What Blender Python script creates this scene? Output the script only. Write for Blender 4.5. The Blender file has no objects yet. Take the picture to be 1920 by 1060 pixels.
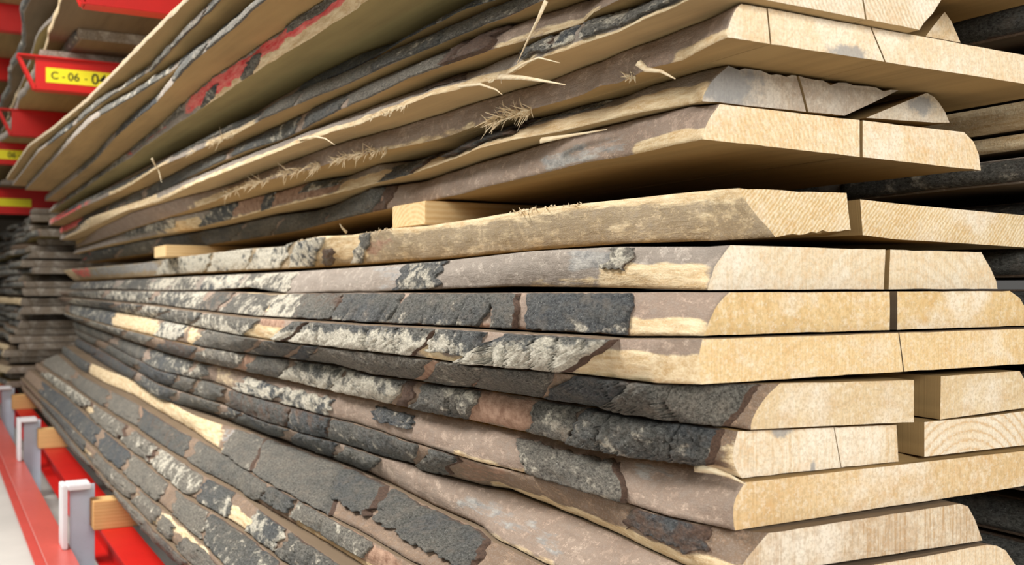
import bpy, math, random
import numpy as np
from mathutils import Vector, noise

# ------------------------------------------------------------------ camera, light, exposure
S = bpy.context.scene
COL = S.collection
F, CXP, CYP = 1956.0, 960.0, 543.0           # focal length and horizon of the photograph in pixels of 1920x1060
FW = (0.4863, 0.8738)                        # view direction in plan (boards run along +Y)
RT = (0.8738, -0.4863)
CAM = (-0.837, -0.965)
FLOOR = -1.12
cd = bpy.data.cameras.new('camera')
cam = bpy.data.objects.new('camera', cd); COL.objects.link(cam)
cam.location = (CAM[0], CAM[1], 0.0)
cam.rotation_euler = (math.pi / 2, 0, -math.atan2(FW[0], FW[1]))
cd.sensor_width = 36.0
cd.lens = F / 1920 * 36.0
cd.shift_y = (CYP - 530.0) / 1920.0
cd.clip_start = 0.02
cd.dof.use_dof = True
cd.dof.focus_distance = 1.62
cd.dof.aperture_fstop = 6.0
S.camera = cam

w = bpy.data.worlds.new('warehouse_daylight'); S.world = w
w.use_nodes = True
bg = w.node_tree.nodes['Background']
bg.inputs[0].default_value = (1.0, 0.96, 0.9, 1)
bg.inputs[1].default_value = 0.11

def area(name, loc, target, size, power, color):
    d = bpy.data.lights.new(name, 'AREA'); d.shape = 'RECTANGLE'
    d.size, d.size_y = size; d.energy = power; d.color = color
    o = bpy.data.objects.new(name, d); COL.objects.link(o)
    o.location = loc
    o.rotation_euler = (Vector(target) - Vector(loc)).to_track_quat('-Z', 'Y').to_euler()
    return o
area('entrance_light', (-1.2, -4.4, 1.7), (0.3, 0.0, 0.0), (2.6, 2.0), 275, (1.0, 0.96, 0.89))
area('aisle_lamp', (-2.3, 2.6, 2.7), (0.0, 1.2, 0.0), (1.2, 1.6), 270, (1.0, 0.96, 0.9))
area('far_aisle_lamp', (-2.3, 7.2, 2.9), (-0.2, 6.0, 0.0), (1.2, 2.5), 100, (1.0, 0.96, 0.9))
S.view_settings.view_transform = 'Standard'
S.view_settings.look = 'None'
S.view_settings.exposure = 0.0
S.view_settings.gamma = 1.0
S.view_settings.use_curve_mapping = False

random.seed(7)
rng = np.random.default_rng(5)

# ------------------------------------------------------------------ helpers
def ray(px, py):
    u = (px - CXP) / F
    return FW[0] + u * RT[0], FW[1] + u * RT[1], (CYP - py) / F

def on_y(px, py, y):                          # where the sight line through a pixel meets the vertical plane Y = y
    dx, dy, s = ray(px, py); t = (y - CAM[1]) / dy
    return CAM[0] + t * dx, t * s

def fit(px, py, x0, z0, sx, sz):              # point on the sight line nearest to the expected X and height
    dx, dy, s = ray(px, py)
    t = ((x0 - CAM[0]) * dx / sx**2 + z0 * s / sz**2) / (dx * dx / sx**2 + s * s / sz**2)
    return CAM[0] + t * dx, CAM[1] + t * dy, t * s

def to_px(x, y):
    rx, ry = x - CAM[0], y - CAM[1]
    return CXP + F * (rx * RT[0] + ry * RT[1]) / (rx * FW[0] + ry * FW[1])

def nz(x, y, z): return noise.noise(Vector((x, y, z)))
def fbm(x, y, z, o=4): return noise.fractal(Vector((x, y, z)), 1.0, 2.0, o)

def mesh_obj(name, verts, faces, mats, parent=None, fm=None, attrs=None, smooth=None, origin=(0, 0, 0)):
    me = bpy.data.meshes.new(name)
    v = np.asarray(verts, float) - np.asarray(origin, float)
    me.from_pydata(v.tolist(), [], faces)
    for m in (mats if isinstance(mats, (list, tuple)) else [mats]): me.materials.append(m)
    if fm is not None: me.polygons.foreach_set('material_index', np.asarray(fm, np.int32))
    if smooth is not None:
        me.polygons.foreach_set('use_smooth', np.asarray(smooth if not isinstance(smooth, bool) else [smooth] * len(faces), bool))
    for k, a in (attrs or {}).items():
        at = me.attributes.new(k, 'FLOAT', 'POINT'); at.data.foreach_set('value', np.asarray(a, np.float32))
    me.validate(); me.update()
    o = bpy.data.objects.new(name, me); COL.objects.link(o)
    if parent is not None: o.parent = parent
    else: o.location = origin
    return o

def tag(o, label, cat, group=None):
    o['label'] = label; o['category'] = cat
    if group: o['group'] = group
    return o

def box(name, x0, x1, y0, y1, z0, z1, mat, parent=None, origin=None, bev=0.003):
    import bmesh
    og = origin if origin is not None else (x0, y0, z0)
    bm = bmesh.new(); bmesh.ops.create_cube(bm, size=1)
    for v in bm.verts:
        v.co = Vector(((x0 + x1) / 2 + v.co.x * (x1 - x0) - og[0], (y0 + y1) / 2 + v.co.y * (y1 - y0) - og[1], (z0 + z1) / 2 + v.co.z * (z1 - z0) - og[2]))
    if bev: bmesh.ops.bevel(bm, geom=bm.edges[:], offset=bev, segments=2, affect='EDGES')
    me = bpy.data.meshes.new(name); bm.to_mesh(me); bm.free()
    me.materials.append(mat)
    o = bpy.data.objects.new(name, me); COL.objects.link(o)
    if parent is not None: o.parent = parent
    else: o.location = og
    return o

# ------------------------------------------------------------------ materials
class NT:
    def __init__(s, name):
        s.m = bpy.data.materials.new(name); s.m.use_nodes = True
        s.t = s.m.node_tree; s.t.nodes.clear()
        s.out = s.n('ShaderNodeOutputMaterial'); s.b = s.n('ShaderNodeBsdfPrincipled')
        s.l(s.b.outputs[0], s.out.inputs[0])
    def n(s, t, **k):
        nd = s.t.nodes.new(t)
        for a, v in k.items(): setattr(nd, a, v)
        return nd
    def l(s, a, b): s.t.links.new(a, b)
    def coord(s, scale=(1, 1, 1), off=(0, 0, 0), rot=(0, 0, 0)):
        c = s.n('ShaderNodeTexCoord'); m = s.n('ShaderNodeMapping')
        s.l(c.outputs['Object'], m.inputs[0])
        m.inputs['Scale'].default_value = scale; m.inputs['Location'].default_value = off; m.inputs['Rotation'].default_value = rot
        return m.outputs[0]
    def noise(s, vec, scale, detail=4, rough=0.55, dist=0.0):
        n = s.n('ShaderNodeTexNoise'); s.l(vec, n.inputs['Vector'])
        n.inputs['Scale'].default_value = scale; n.inputs['Detail'].default_value = detail
        n.inputs['Roughness'].default_value = rough; n.inputs['Distortion'].default_value = dist
        return n.outputs[0]
    def ramp(s, fac, stops):
        r = s.n('ShaderNodeValToRGB'); e = r.color_ramp.elements
        while len(e) < len(stops): e.new(0.5)
        for el, (p, c) in zip(e, stops):
            el.position = p; el.color = (*c, 1) if len(c) == 3 else c
        s.l(fac, r.inputs[0]); return r.outputs[0]
    def bw(s, fac, a, b): return s.ramp(fac, [(a, (0, 0, 0)), (b, (1, 1, 1))])
    def mix(s, fac, a, b, mode='MIX'):
        m = s.n('ShaderNodeMix', data_type='RGBA', blend_type=mode)
        for v, i in ((fac, 0), (a, 6), (b, 7)):
            if isinstance(v, (int, float)): m.inputs[i].default_value = v
            elif isinstance(v, tuple): m.inputs[i].default_value = (*v, 1)
            else: s.l(v, m.inputs[i])
        return m.outputs[2]
    def math(s, op, a, b=0.0, clamp=False):
        m = s.n('ShaderNodeMath', operation=op, use_clamp=clamp)
        for v, i in ((a, 0), (b, 1)):
            if isinstance(v, (int, float)): m.inputs[i].default_value = v
            else: s.l(v, m.inputs[i])
        return m.outputs[0]
    def attr(s, name):
        a = s.n('ShaderNodeAttribute', attribute_name=name); return a.outputs['Fac']
    def fin(s, col, rough=0.8, bump=None, dist=0.002, strength=0.6, spec=0.25):
        if isinstance(col, tuple): s.b.inputs['Base Color'].default_value = (*col, 1)
        else: s.l(col, s.b.inputs['Base Color'])
        if isinstance(rough, float): s.b.inputs['Roughness'].default_value = rough
        else: s.l(rough, s.b.inputs['Roughness'])
        s.b.inputs['Specular IOR Level'].default_value = spec
        if bump is not None:
            bn = s.n('ShaderNodeBump'); bn.inputs['Distance'].default_value = dist; bn.inputs['Strength'].default_value = strength
            s.l(bump, bn.inputs['Height']); s.l(bn.outputs[0], s.b.inputs['Normal'])
        return s.m

def sawn_material(name, seed, tint=(0.62, 0.45, 0.25), dusty=False):
    k = NT(name); r = random.Random(seed); off = tuple(r.uniform(-9, 9) for _ in range(3))
    c = k.coord((30, 1.2, 30), off); c2 = k.coord((6, 2, 6), off)
    a = k.noise(c, 1.6, 5, 0.6); b = k.noise(c2, 1.0, 3)
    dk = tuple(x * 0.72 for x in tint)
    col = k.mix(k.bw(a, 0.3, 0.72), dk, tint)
    col = k.mix(k.bw(b, 0.35, 0.75), col, tuple(min(1, x * 1.12) for x in tint))
    saw = k.noise(k.coord((3, 240, 3), off), 1.0, 2)
    return k.fin(col, 0.85, k.math('ADD', a, saw), 0.001, 0.35)

def end_material(name, seed, light, dark, rings=0.5, centre=(0.2, -0.1), freq=95.0, saw=0.5, sawrot=0.5, stain=None, grey=0.0, ribs=None):
    """End grain: growth rings round a pith, saw scores and blotches."""
    k = NT(name); r = random.Random(seed); off = tuple(r.uniform(-9, 9) for _ in range(3))
    base = k.noise(k.coord((14, 14, 14), off), 1.0, 4)
    col = k.mix(k.bw(base, 0.3, 0.7), dark, light)
    wv = k.n('ShaderNodeTexWave', wave_type='RINGS', rings_direction='Y')
    k.l(k.coord((1, 1, 1), (-centre[0], 0, -centre[1])), wv.inputs[0])
    wv.inputs['Scale'].default_value = freq / 6.0; wv.inputs['Distortion'].default_value = 2.2
    wv.inputs['Detail'].default_value = 3; wv.inputs['Detail Scale'].default_value = 6.0
    rg = k.ramp(wv.outputs['Fac'], [(0.0, (0, 0, 0)), (0.72, (0.25, 0.25, 0.25)), (1.0, (1, 1, 1))])
    col = k.mix(k.math('MULTIPLY', rg, 0.5 * rings), col, tuple(x * y for x, y in zip(dark, (0.8, 0.62, 0.42))))
    sw = k.noise(k.coord((330, 20, 12), off, (0, sawrot, 0)), 1.0, 3, 0.6)
    col = k.mix(k.math('MULTIPLY', k.bw(sw, 0.46, 0.64), 0.55 * saw), col, tuple(x * y for x, y in zip(dark, (0.85, 0.7, 0.5))))
    if ribs:
        rb = k.n('ShaderNodeTexWave', wave_type='BANDS', bands_direction='X')
        k.l(k.coord((1, 1, 1), off, (0, ribs[1], 0)), rb.inputs[0])
        rb.inputs['Scale'].default_value = ribs[0]; rb.inputs['Distortion'].default_value = 3.5; rb.inputs['Detail'].default_value = 3; rb.inputs['Detail Scale'].default_value = 1.4
        col = k.mix(k.math('MULTIPLY', k.ramp(rb.outputs['Fac'], [(0.0, (1, 1, 1)), (0.35, (0, 0, 0))]), ribs[2]), col, tuple(x * y for x, y in zip(dark, (0.72, 0.58, 0.42))))
        col = k.mix(k.math('MULTIPLY', k.ramp(rb.outputs['Fac'], [(0.65, (0, 0, 0)), (1.0, (1, 1, 1))]), ribs[2] * 0.8), col, (0.92, 0.85, 0.70))
    bl = k.noise(k.coord((9, 9, 9), off), 1.0, 5, 0.65)
    col = k.mix(k.math('MULTIPLY', k.bw(bl, 0.5, 0.66), 0.7), col, (0.90, 0.83, 0.72))
    b2 = k.noise(k.coord((26, 26, 40), (off[1], off[2], off[0])), 1.0, 5, 0.65)
    col = k.mix(k.math('MULTIPLY', k.bw(b2, 0.52, 0.7), 0.55), col, tuple(x * y for x, y in zip(dark, (0.9, 0.75, 0.6))))
    sp = k.noise(k.coord((260, 260, 260), off), 1.0, 2)
    col = k.mix(k.math('MULTIPLY', k.bw(sp, 0.46, 0.62), 0.4), col, tuple(x * 0.66 for x in dark))
    f2 = k.noise(k.coord((130, 130, 130), off), 1.0, 4, 0.7)
    col = k.mix(k.math('MULTIPLY', k.bw(f2, 0.5, 0.66), 0.4), col, (0.93, 0.86, 0.72))
    if grey: 
        g = k.noise(k.coord((18, 18, 18), off), 1.0, 4)
        col = k.mix(k.math('MULTIPLY', k.bw(g, 0.2, 0.6), grey), col, (0.38, 0.36, 0.34))
    if stain:
        for (sx, sz, rx, rz) in stain:
            c = k.n('ShaderNodeVectorMath', operation='LENGTH')
            k.l(k.coord((1 / rx, 0, 1 / rz), (-sx / rx, 0, -sz / rz)), c.inputs[0])
            nn = k.noise(k.coord((60, 60, 60), off), 1.0, 5, 0.7)
            d = k.math('ADD', c.outputs['Value'], k.math('MULTIPLY', k.math('SUBTRACT', nn, 0.5), 1.6))
            f = k.ramp(d, [(0.55, (1, 1, 1)), (1.0, (0, 0, 0))])
            col = k.mix(k.math('MULTIPLY', f, 0.72), col, (0.27, 0.28, 0.30))
    return k.fin(col, 0.82, k.math('ADD', sw, k.math('MULTIPLY', sp, 0.5)), 0.0015, 0.5)

def edge_material(name, seed, c1, c2):
    """Live edge: cambium with grey weathering, bare wood, rusty bast and sprayed red where the attributes say."""
    k = NT(name); r = random.Random(seed); off = tuple(r.uniform(-9, 9) for _ in range(3))
    n1 = k.noise(k.coord((18, 8, 18), off), 1.0, 6, 0.65); n2 = k.noise(k.coord((110, 16, 110), off), 1.0, 5, 0.65)
    n3 = k.noise(k.coord((380, 260, 380), off), 1.0, 3, 0.7); n4 = k.noise(k.coord((60, 45, 60), off), 1.0, 5, 0.7)
    col = k.mix(k.bw(n1, 0.34, 0.62), c1, c2)
    col = k.mix(k.math('MULTIPLY', k.bw(n2, 0.48, 0.7), 0.55), col, tuple(x * 0.55 for x in c1))
    col = k.mix(k.math('MULTIPLY', k.bw(n4, 0.52, 0.68), 0.55), col, (0.50, 0.46, 0.42))
    col = k.mix(k.math('MULTIPLY', k.bw(n4, 0.44, 0.3), 0.5), col, tuple(x * 0.45 for x in c1))
    col = k.mix(k.math('MULTIPLY', k.bw(n3, 0.5, 0.64), 0.45), col, (0.60, 0.52, 0.44))
    col = k.mix(k.math('MULTIPLY', k.bw(n3, 0.46, 0.34), 0.45), col, tuple(x * 0.5 for x in c1))
    wob = k.math('ADD', k.math('MULTIPLY', k.math('SUBTRACT', n1, 0.5), 0.8), k.math('MULTIPLY', k.math('SUBTRACT', n2, 0.5), 0.8))
    def mask(a, amp=1.0):
        return k.bw(k.math('ADD', k.attr(a), k.math('MULTIPLY', wob, amp)), 0.4, 0.62)
    gr = k.mix(k.bw(n4, 0.35, 0.62), (0.20, 0.20, 0.20), (0.44, 0.42, 0.39))
    col = k.mix(mask('grey', 1.3), col, gr)
    rw = k.mix(k.bw(n2, 0.34, 0.66), (0.56, 0.38, 0.19), (0.84, 0.70, 0.47))
    rw = k.mix(k.math('MULTIPLY', k.bw(n3, 0.5, 0.68), 0.4), rw, (0.9, 0.82, 0.64))
    col = k.mix(mask('raw'), col, rw)
    rust = k.mix(k.bw(n4, 0.35, 0.62), (0.24, 0.135, 0.09), (0.46, 0.30, 0.215))
    col = k.mix(mask('rust', 1.3), col, rust)
    rd = k.mix(k.bw(n2, 0.35, 0.65), (0.72, 0.05, 0.06), (0.82, 0.26, 0.22))
    col = k.mix(mask('red', 1.7), col, rd)
    return k.fin(col, 0.85, k.math('ADD', k.math('MULTIPLY', n2, 1.2), k.math('ADD', k.math('MULTIPLY', n3, 0.5), k.math('MULTIPLY', n4, 1.2))), 0.0025, 0.7)

def bark_material():
    k = NT('bark'); off = (3, 5, 1)
    n1 = k.noise(k.coord((40, 24, 40), off), 1.0, 6, 0.68); n2 = k.noise(k.coord((260, 120, 260), off), 1.0, 6, 0.85)
    n3 = k.noise(k.coord((10, 5, 10), off), 1.0, 4, 0.62)
    vor = k.n('ShaderNodeTexVoronoi'); k.l(k.coord((300, 180, 300), off), vor.inputs['Vector']); vor.inputs['Scale'].default_value = 1.0
    tn = k.math('ADD', k.math('MULTIPLY', k.attr('tone'), 0.6), n3)
    lo = k.ramp(tn, [(0.25, (0.018, 0.022, 0.027)), (0.5, (0.026, 0.025, 0.021)), (0.75, (0.045, 0.04, 0.036))])
    hi = k.ramp(tn, [(0.2, (0.155, 0.168, 0.180)), (0.5, (0.24, 0.24, 0.22)), (0.8, (0.40, 0.37, 0.31))])
    col = k.mix(k.bw(n2, 0.38, 0.64), lo, hi)
    col = k.mix(k.math('MULTIPLY', k.bw(n1, 0.5, 0.72), 0.5), col, (0.30, 0.25, 0.20))
    spk = k.ramp(k.math('ADD', vor.outputs['Distance'], k.math('MULTIPLY', n1, 0.5)), [(0.30, (1, 1, 1)), (0.40, (0, 0, 0))])
    col = k.mix(k.math('MULTIPLY', spk, 0.8), col, (0.58, 0.57, 0.52))
    li = k.math('ADD', k.attr('lichen'), k.math('MULTIPLY', k.math('SUBTRACT', n1, 0.5), 2.4))
    li = k.math('ADD', li, k.math('MULTIPLY', k.math('SUBTRACT', n3, 0.5), 1.0))
    crust = k.mix(k.bw(n2, 0.36, 0.58), (0.30, 0.27, 0.21), (0.88, 0.83, 0.70))
    col = k.mix(k.bw(li, 0.46, 0.74), col, crust)
    br = k.math('ADD', k.attr('brown'), k.math('MULTIPLY', k.math('SUBTRACT', n1, 0.5), 1.3))
    rim = k.mix(k.bw(n2, 0.3, 0.68), (0.045, 0.028, 0.022), (0.22, 0.135, 0.095))
    col = k.mix(k.bw(br, 0.45, 0.72), col, rim)
    rd = k.math('ADD', k.attr('red'), k.math('MULTIPLY', k.math('SUBTRACT', n1, 0.5), 1.4))
    col = k.mix(k.bw(rd, 0.45, 0.6), col, k.mix(k.bw(n2, 0.3, 0.7), (0.6, 0.04, 0.05), (0.78, 0.2, 0.18)))
    return k.fin(col, 0.72, k.math('ADD', n2, k.math('MULTIPLY', n1, 1.4)), 0.005, 0.9, 0.35)

def paint(name, c, rough=0.35, spec=0.5, var=0.12):
    k = NT(name)
    n = k.noise(k.coord((7, 7, 7)), 1.0, 4); n2 = k.noise(k.coord((90, 20, 90)), 1.0, 4)
    col = k.mix(k.bw(n, 0.3, 0.7), tuple(x * (1 - var) for x in c), c)
    col = k.mix(k.math('MULTIPLY', k.bw(n2, 0.6, 0.75), 0.35), col, tuple(x * 0.55 for x in c))
    return k.fin(col, rough, n2, 0.0006, 0.2, spec)

M_SAWN = [sawn_material('sawn_face_%s' % n, i, t) for i, (n, t) in enumerate((('tan', (0.40, 0.265, 0.115)), ('pale', (0.47, 0.335, 0.17)), ('olive', (0.34, 0.265, 0.115)), ('dusty', (0.20, 0.145, 0.095))))]  # underside shade is toned into these colours; the last is dust plus shade
M_BARK = bark_material()
M_RED = paint('red_gloss_paint', (0.60, 0.012, 0.008), 0.45, 0.25)
M_PINKRED = paint('red_paint_with_glare', (0.62, 0.10, 0.08), 0.3)  # pinkish red: bright reflection on the rail is mixed into the paint
M_YEL = paint('yellow_label', (0.85, 0.75, 0.02), 0.5, 0.3, 0.04)
M_INK = paint('black_print', (0.02, 0.02, 0.015), 0.6, 0.2)
M_STEEL = paint('white_steel', (0.80, 0.80, 0.84), 0.4)  # grey steel whose lit flanges get their white in the colour
M_BLUE = paint('blue_grey_steel', (0.62, 0.72, 0.86), 0.3)  # web of the same steel, lightened in colour instead of lit
k = NT('concrete_floor'); nn = k.noise(k.coord((2, 2, 2)), 1.0, 6)
M_FLOOR = k.fin(k.mix(k.bw(nn, 0.3, 0.7), (0.60, 0.61, 0.57), (0.72, 0.73, 0.68)), 0.6, nn, 0.002, 0.2)
def pine(name, seed, c=(0.74, 0.52, 0.24)):
    k = NT(name); r = random.Random(seed); off = tuple(r.uniform(-1, 1) for _ in range(3))
    wv = k.n('ShaderNodeTexWave', wave_type='RINGS', rings_direction='X')
    k.l(k.coord((1, 1, 1), (0, -0.06, 0.09)), wv.inputs[0]); wv.inputs['Scale'].default_value = 30; wv.inputs['Distortion'].default_value = 1.5
    wv.inputs['Detail Scale'].default_value = 3
    n = k.noise(k.coord((3, 60, 60), off), 1.0, 4)
    col = k.mix(k.math('MULTIPLY', wv.outputs['Fac'], 0.55), c, tuple(x * y for x, y in zip(c, (0.8, 0.62, 0.4))))
    col = k.mix(k.math('MULTIPLY', k.bw(n, 0.4, 0.7), 0.4), col, tuple(min(1, x * 1.25) for x in c))
    return k.fin(col, 0.7, n, 0.001, 0.3)
M_PINE = pine('pine_sticker', 1, (0.80, 0.60, 0.33)); M_PINE2 = pine('orange_pine_bearer', 2, (0.70, 0.45, 0.20))
k = NT('split_wood'); nn = k.noise(k.coord((260, 40, 260)), 1.0, 3)
M_FIBRE = k.fin(k.mix(k.bw(nn, 0.3, 0.7), (0.68, 0.52, 0.32), (0.86, 0.76, 0.56)), 0.8)

# ------------------------------------------------------------------ the setting
fl = mesh_obj('floor', [(-8, -6, FLOOR), (8, -6, FLOOR), (8, 22, FLOOR), (-8, 22, FLOOR)], [(0, 1, 2, 3)], M_FLOOR)
fl['kind'] = 'structure'
k = NT('dark_hall_wall'); nn = k.noise(k.coord((1, 1, 1)), 1.0, 5)
wl = mesh_obj('wall_back', [(-8, 16, FLOOR), (8, 16, FLOOR), (8, 16, 5.5), (-8, 16, 5.5)], [(0, 1, 2, 3)], k.fin(k.mix(k.bw(nn, 0.3, 0.7), (0.10, 0.08, 0.06), (0.17, 0.14, 0.11)), 0.8))
wl['kind'] = 'structure'

# ------------------------------------------------------------------ live-edge boards
BOARDS = {}
EDGE_X = np.concatenate([np.arange(1450, 700, -4.0), np.arange(700, 40, -3.0)])

class Curve:
    """One arris of a board: X and height as functions of Y."""
    def __init__(s, pts, x0, z0, first=None, sx=0.05, sz=0.007):
        P = [fit(a, b, x0, z0, sx, sz) for a, b in pts]
        if first is not None: P = [first] + [p for p in P if p[1] > first[1] + 0.02]
        P.sort(key=lambda p: p[1])
        P = np.array(P)
        s.Y, s.X, s.Z = P[:, 1], P[:, 0], P[:, 2]
    def __call__(s, y): return np.interp(y, s.Y, s.X), np.interp(y, s.Y, s.Z)

def soft(x, a, b, w):
    return np.clip((x - a) / w + 0.5, 0, 1) * np.clip((b - x) / w + 0.5, 0, 1)

class Board: pass
PREV = None

def board(key, label, top, bot, zt, zb, x0, y0=0.0, y1=6.9, tl=None, bl=None, right=None, xr=0.62, end=None, edge=None,
          sawn=0, bulge=0.006, paint_=(), cracks=(), rough=1.0, free_right=False, group=None, name='live_edge_board', jag=(0, 0)):
    B = Board(); B.key = key
    xt = x0 if not isinstance(x0, tuple) else x0[1]; xb = x0 if not isinstance(x0, tuple) else x0[0]
    ft = None; fb = None
    if tl: a = on_y(*tl, y0); ft = (a[0], y0, a[1])
    if bl: a = on_y(*bl, y0); fb = (a[0], y0, a[1])
    B.ct = Curve(top, xt, zt, ft); B.cb = Curve(bot, xb, zb, fb)
    # stations: even in the photo, so near parts are finely cut
    xm = float(np.mean(B.cb.X))
    ys = []
    for px in EDGE_X:
        dx, dy, _ = ray(px, CYP)
        if dx <= 0.02: break
        y = CAM[1] + (xm - CAM[0]) / dx * dy
        if y0 + 0.004 < y < y1 - 0.02: ys.append(y)
    Y = np.array([y0] + sorted(ys) + [y1]); n = len(Y)
    if Y[1] - Y[0] > 0.03:
        Y = np.concatenate([np.linspace(Y[0], Y[1], 12)[:-1], Y[1:]]); n = len(Y)
    Xb, Zb = B.cb(Y); Xt, Zt = B.ct(Y)
    global PREV
    if PREV is not None: Zt = np.minimum(Zt, np.interp(Y, PREV.Y, PREV.ZB) - 0.003)
    Zb = np.minimum(Zb, Zt - 0.036)
    seed = sum(map(ord, key)) * 1.37
    # wavering arrises
    jb = np.array([nz(y * 14, seed, 0) * 0.0030 + nz(y * 60, seed, 1) * 0.0012 for y in Y]) * rough
    jt = np.array([nz(y * 14, seed, 5) * 0.0030 + nz(y * 60, seed, 6) * 0.0012 for y in Y]) * rough
    Xb = Xb + jb; Xt = Xt + jt
    NV = 11; vv = np.linspace(0, 1, NV)
    EX = Xb[:, None] * (1 - vv) + Xt[:, None] * vv - bulge * 4 * vv * (1 - vv)
    EZ = Zb[:, None] * (1 - vv) + Zt[:, None] * vv
    tk = Zt - Zb
    for j in range(n):
        for i in range(1, NV - 1):
            d = (fbm(Y[j] * 9, vv[i] * 1.3, seed) * 0.003 + nz(Y[j] * 40, vv[i] * 4, seed + 9) * 0.0012) * rough
            EX[j, i] += d
    EY = np.repeat(Y[:, None], NV, 1)
    # faint slant of the sawn end
    B.Y, B.EX, B.EZ, B.vv = Y, EX, EZ, vv
    B.PX = np.array([[to_px(EX[j, i], Y[j]) for i in range(NV)] for j in range(n)])
    # right side at the near end
    fd = lambda y: max(0.0, 1 - (y - y0) / 1.6)
    if right:
        R = [on_y(a, b, y0) for a, b in right]           # from top to bottom
    else:
        R = [(xr, float(Zt[0])), (xr + 0.012, float(Zt[0] + Zb[0]) / 2), (xr, float(Zb[0]))]
    NTp = 12
    cuts = sorted(cracks)                                # (pixel top, pixel bottom, gap in px)
    segs = []; prevL = None
    for (ct_, cb_, gap) in cuts:
        tY = (543 - 0)
        xa = on_y(ct_, 0, y0)[0]; xbm = on_y(cb_, 0, y0)[0]; g = on_y(ct_ + gap, 0, y0)[0] - xa
        segs.append((xa, xbm, g))
    verts = []; faces = []; fm = []; sm = []; at = {a: [] for a in ('raw', 'grey', 'red', 'rust')}
    def ztop_at(x): return None
    rt, rb = R[0], R[-1]
    def lerp(a, b, f): return a + (b - a) * f
    nseg = len(segs) + 1
    for q in range(nseg):
        base = len(verts); DZ = []
        left_live = q == 0
        ring = None
        for j in range(n):
            fade = max(0.0, 1 - (Y[j] - y0) / 1.1)
            dzt = (rt[1] - Zt[0]) * fd(Y[j]); dzb = (rb[1] - Zb[0]) * fd(Y[j])
            if PREV is not None and not free_right: dzt = min(dzt, float(np.interp(Y[j], PREV.Y, PREV.ZB + PREV.DZ)) - 0.003 - Zt[j])
            if j == 0 or True: dzb = min(dzb, Zt[j] + dzt - Zb[j] - 0.02)
            DZ.append(dzb)
            xl_t, xl_b = EX[j, -1], EX[j, 0]
            full_t = lambda x: Zt[j] + dzt * (x - xl_t) / max(1e-6, rt[0] - xl_t)
            full_b = lambda x: Zb[j] + dzb * (x - xl_b) / max(1e-6, rb[0] - xl_b)
            if left_live: L = [(EX[j, i], EZ[j, i]) for i in range(NV)]
            else:
                xa, xbm, g = segs[q - 1]; mid = 0.5 * g * (1 - fade)
                L = [(lerp(xbm, xa, f) + g - mid, lerp(full_b(xbm), full_t(xa), f)) for f in np.linspace(0, 1, NV)]
            if q == nseg - 1:
                Rr = [(a[0], a[1] - (rt[1] - full_t(rt[0])) if kx == 0 else (a[1] + ((full_b(rb[0]) - rb[1]) * kx + (full_t(rt[0]) - rt[1]) * (len(R) - 1 - kx)) / (len(R) - 1))) for kx, a in enumerate(R)]
            else:
                xa, xbm, g = segs[q]; mid = 0.5 * g * (1 - fade)
                Rr = [(lerp(xa, xbm, f) + mid, lerp(full_t(xa), full_b(xbm), f)) for f in np.linspace(0, 1, 5)]
            tp = []; bt = []
            for f in np.linspace(0, 1, NTp + 2)[1:-1]:
                jz = 0.0; jb_ = 0.0
                if j < 2:
                    jz = -abs(nz(f * 37 + seed, 3, q)) * 0.0016 * (1 + jag[0]); jb_ = abs(nz(f * 41 + seed, 8, q)) * 0.0016 * (1 + jag[1])
                tp.append((lerp(L[-1][0], Rr[0][0], f), lerp(L[-1][1], Rr[0][1], f) + jz))
                bt.append((lerp(Rr[-1][0], L[0][0], f), lerp(Rr[-1][1], L[0][1], f) + jb_))
            ringp = L + tp + Rr + bt
            ring = len(ringp)
            pxj = B.PX[j]
            for i, (x, z) in enumerate(ringp):
                yy = Y[j]
                if j == 0: yy += nz(x * 30, z * 30, seed) * 0.0012
                verts.append((x, yy, z))
            for a in at:
                vals = np.zeros(ring)
                if left_live:
                    for (kind, xa_, xb_, va, vb, wgt) in paint_:
                        if kind == a:
                            vals[:NV] = np.maximum(vals[:NV], wgt * soft(pxj + 26 * nz(Y[j] * 11, seed, 40), xa_, xb_, 34) * soft(vv + 0.13 * nz(Y[j] * 17, seed, 44), va, vb, 0.2))
                else:
                    if a == 'raw': vals[:NV] = 0.2
                at[a].extend(vals)
        for j in range(n - 1):
            for i in range(ring):
                i2 = (i + 1) % ring
                faces.append((base + j * ring + i, base + (j + 1) * ring + i, base + (j + 1) * ring + i2, base + j * ring + i2))
                live = i < NV - 1
                nR = ring - NV - 2 * NTp
                right_face = NV + NTp <= i < NV + NTp + nR - 1
                fm.append(1 if (live and left_live) else (0 if not (right_face and q == nseg - 1) else 1)); sm.append(live and left_live)
        faces.append(tuple(base + i for i in range(ring))); fm.append(2); sm.append(False)
        faces.append(tuple(base + (n - 1) * ring + i for i in reversed(range(ring)))); fm.append(2); sm.append(False)
    B.ZB = Zb; B.DZ = np.array(DZ); PREV = B
    B.o = mesh_obj(name, verts, faces, [M_SAWN[sawn], edge, end], None, fm, at, sm, origin=(float(EX[0, 0]), y0, float(Zb[0])))
    B.origin = (float(EX[0, 0]), y0, float(Zb[0]))
    tag(B.o, label, 'board', group)
    BOARDS[key] = B
    return B

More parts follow.
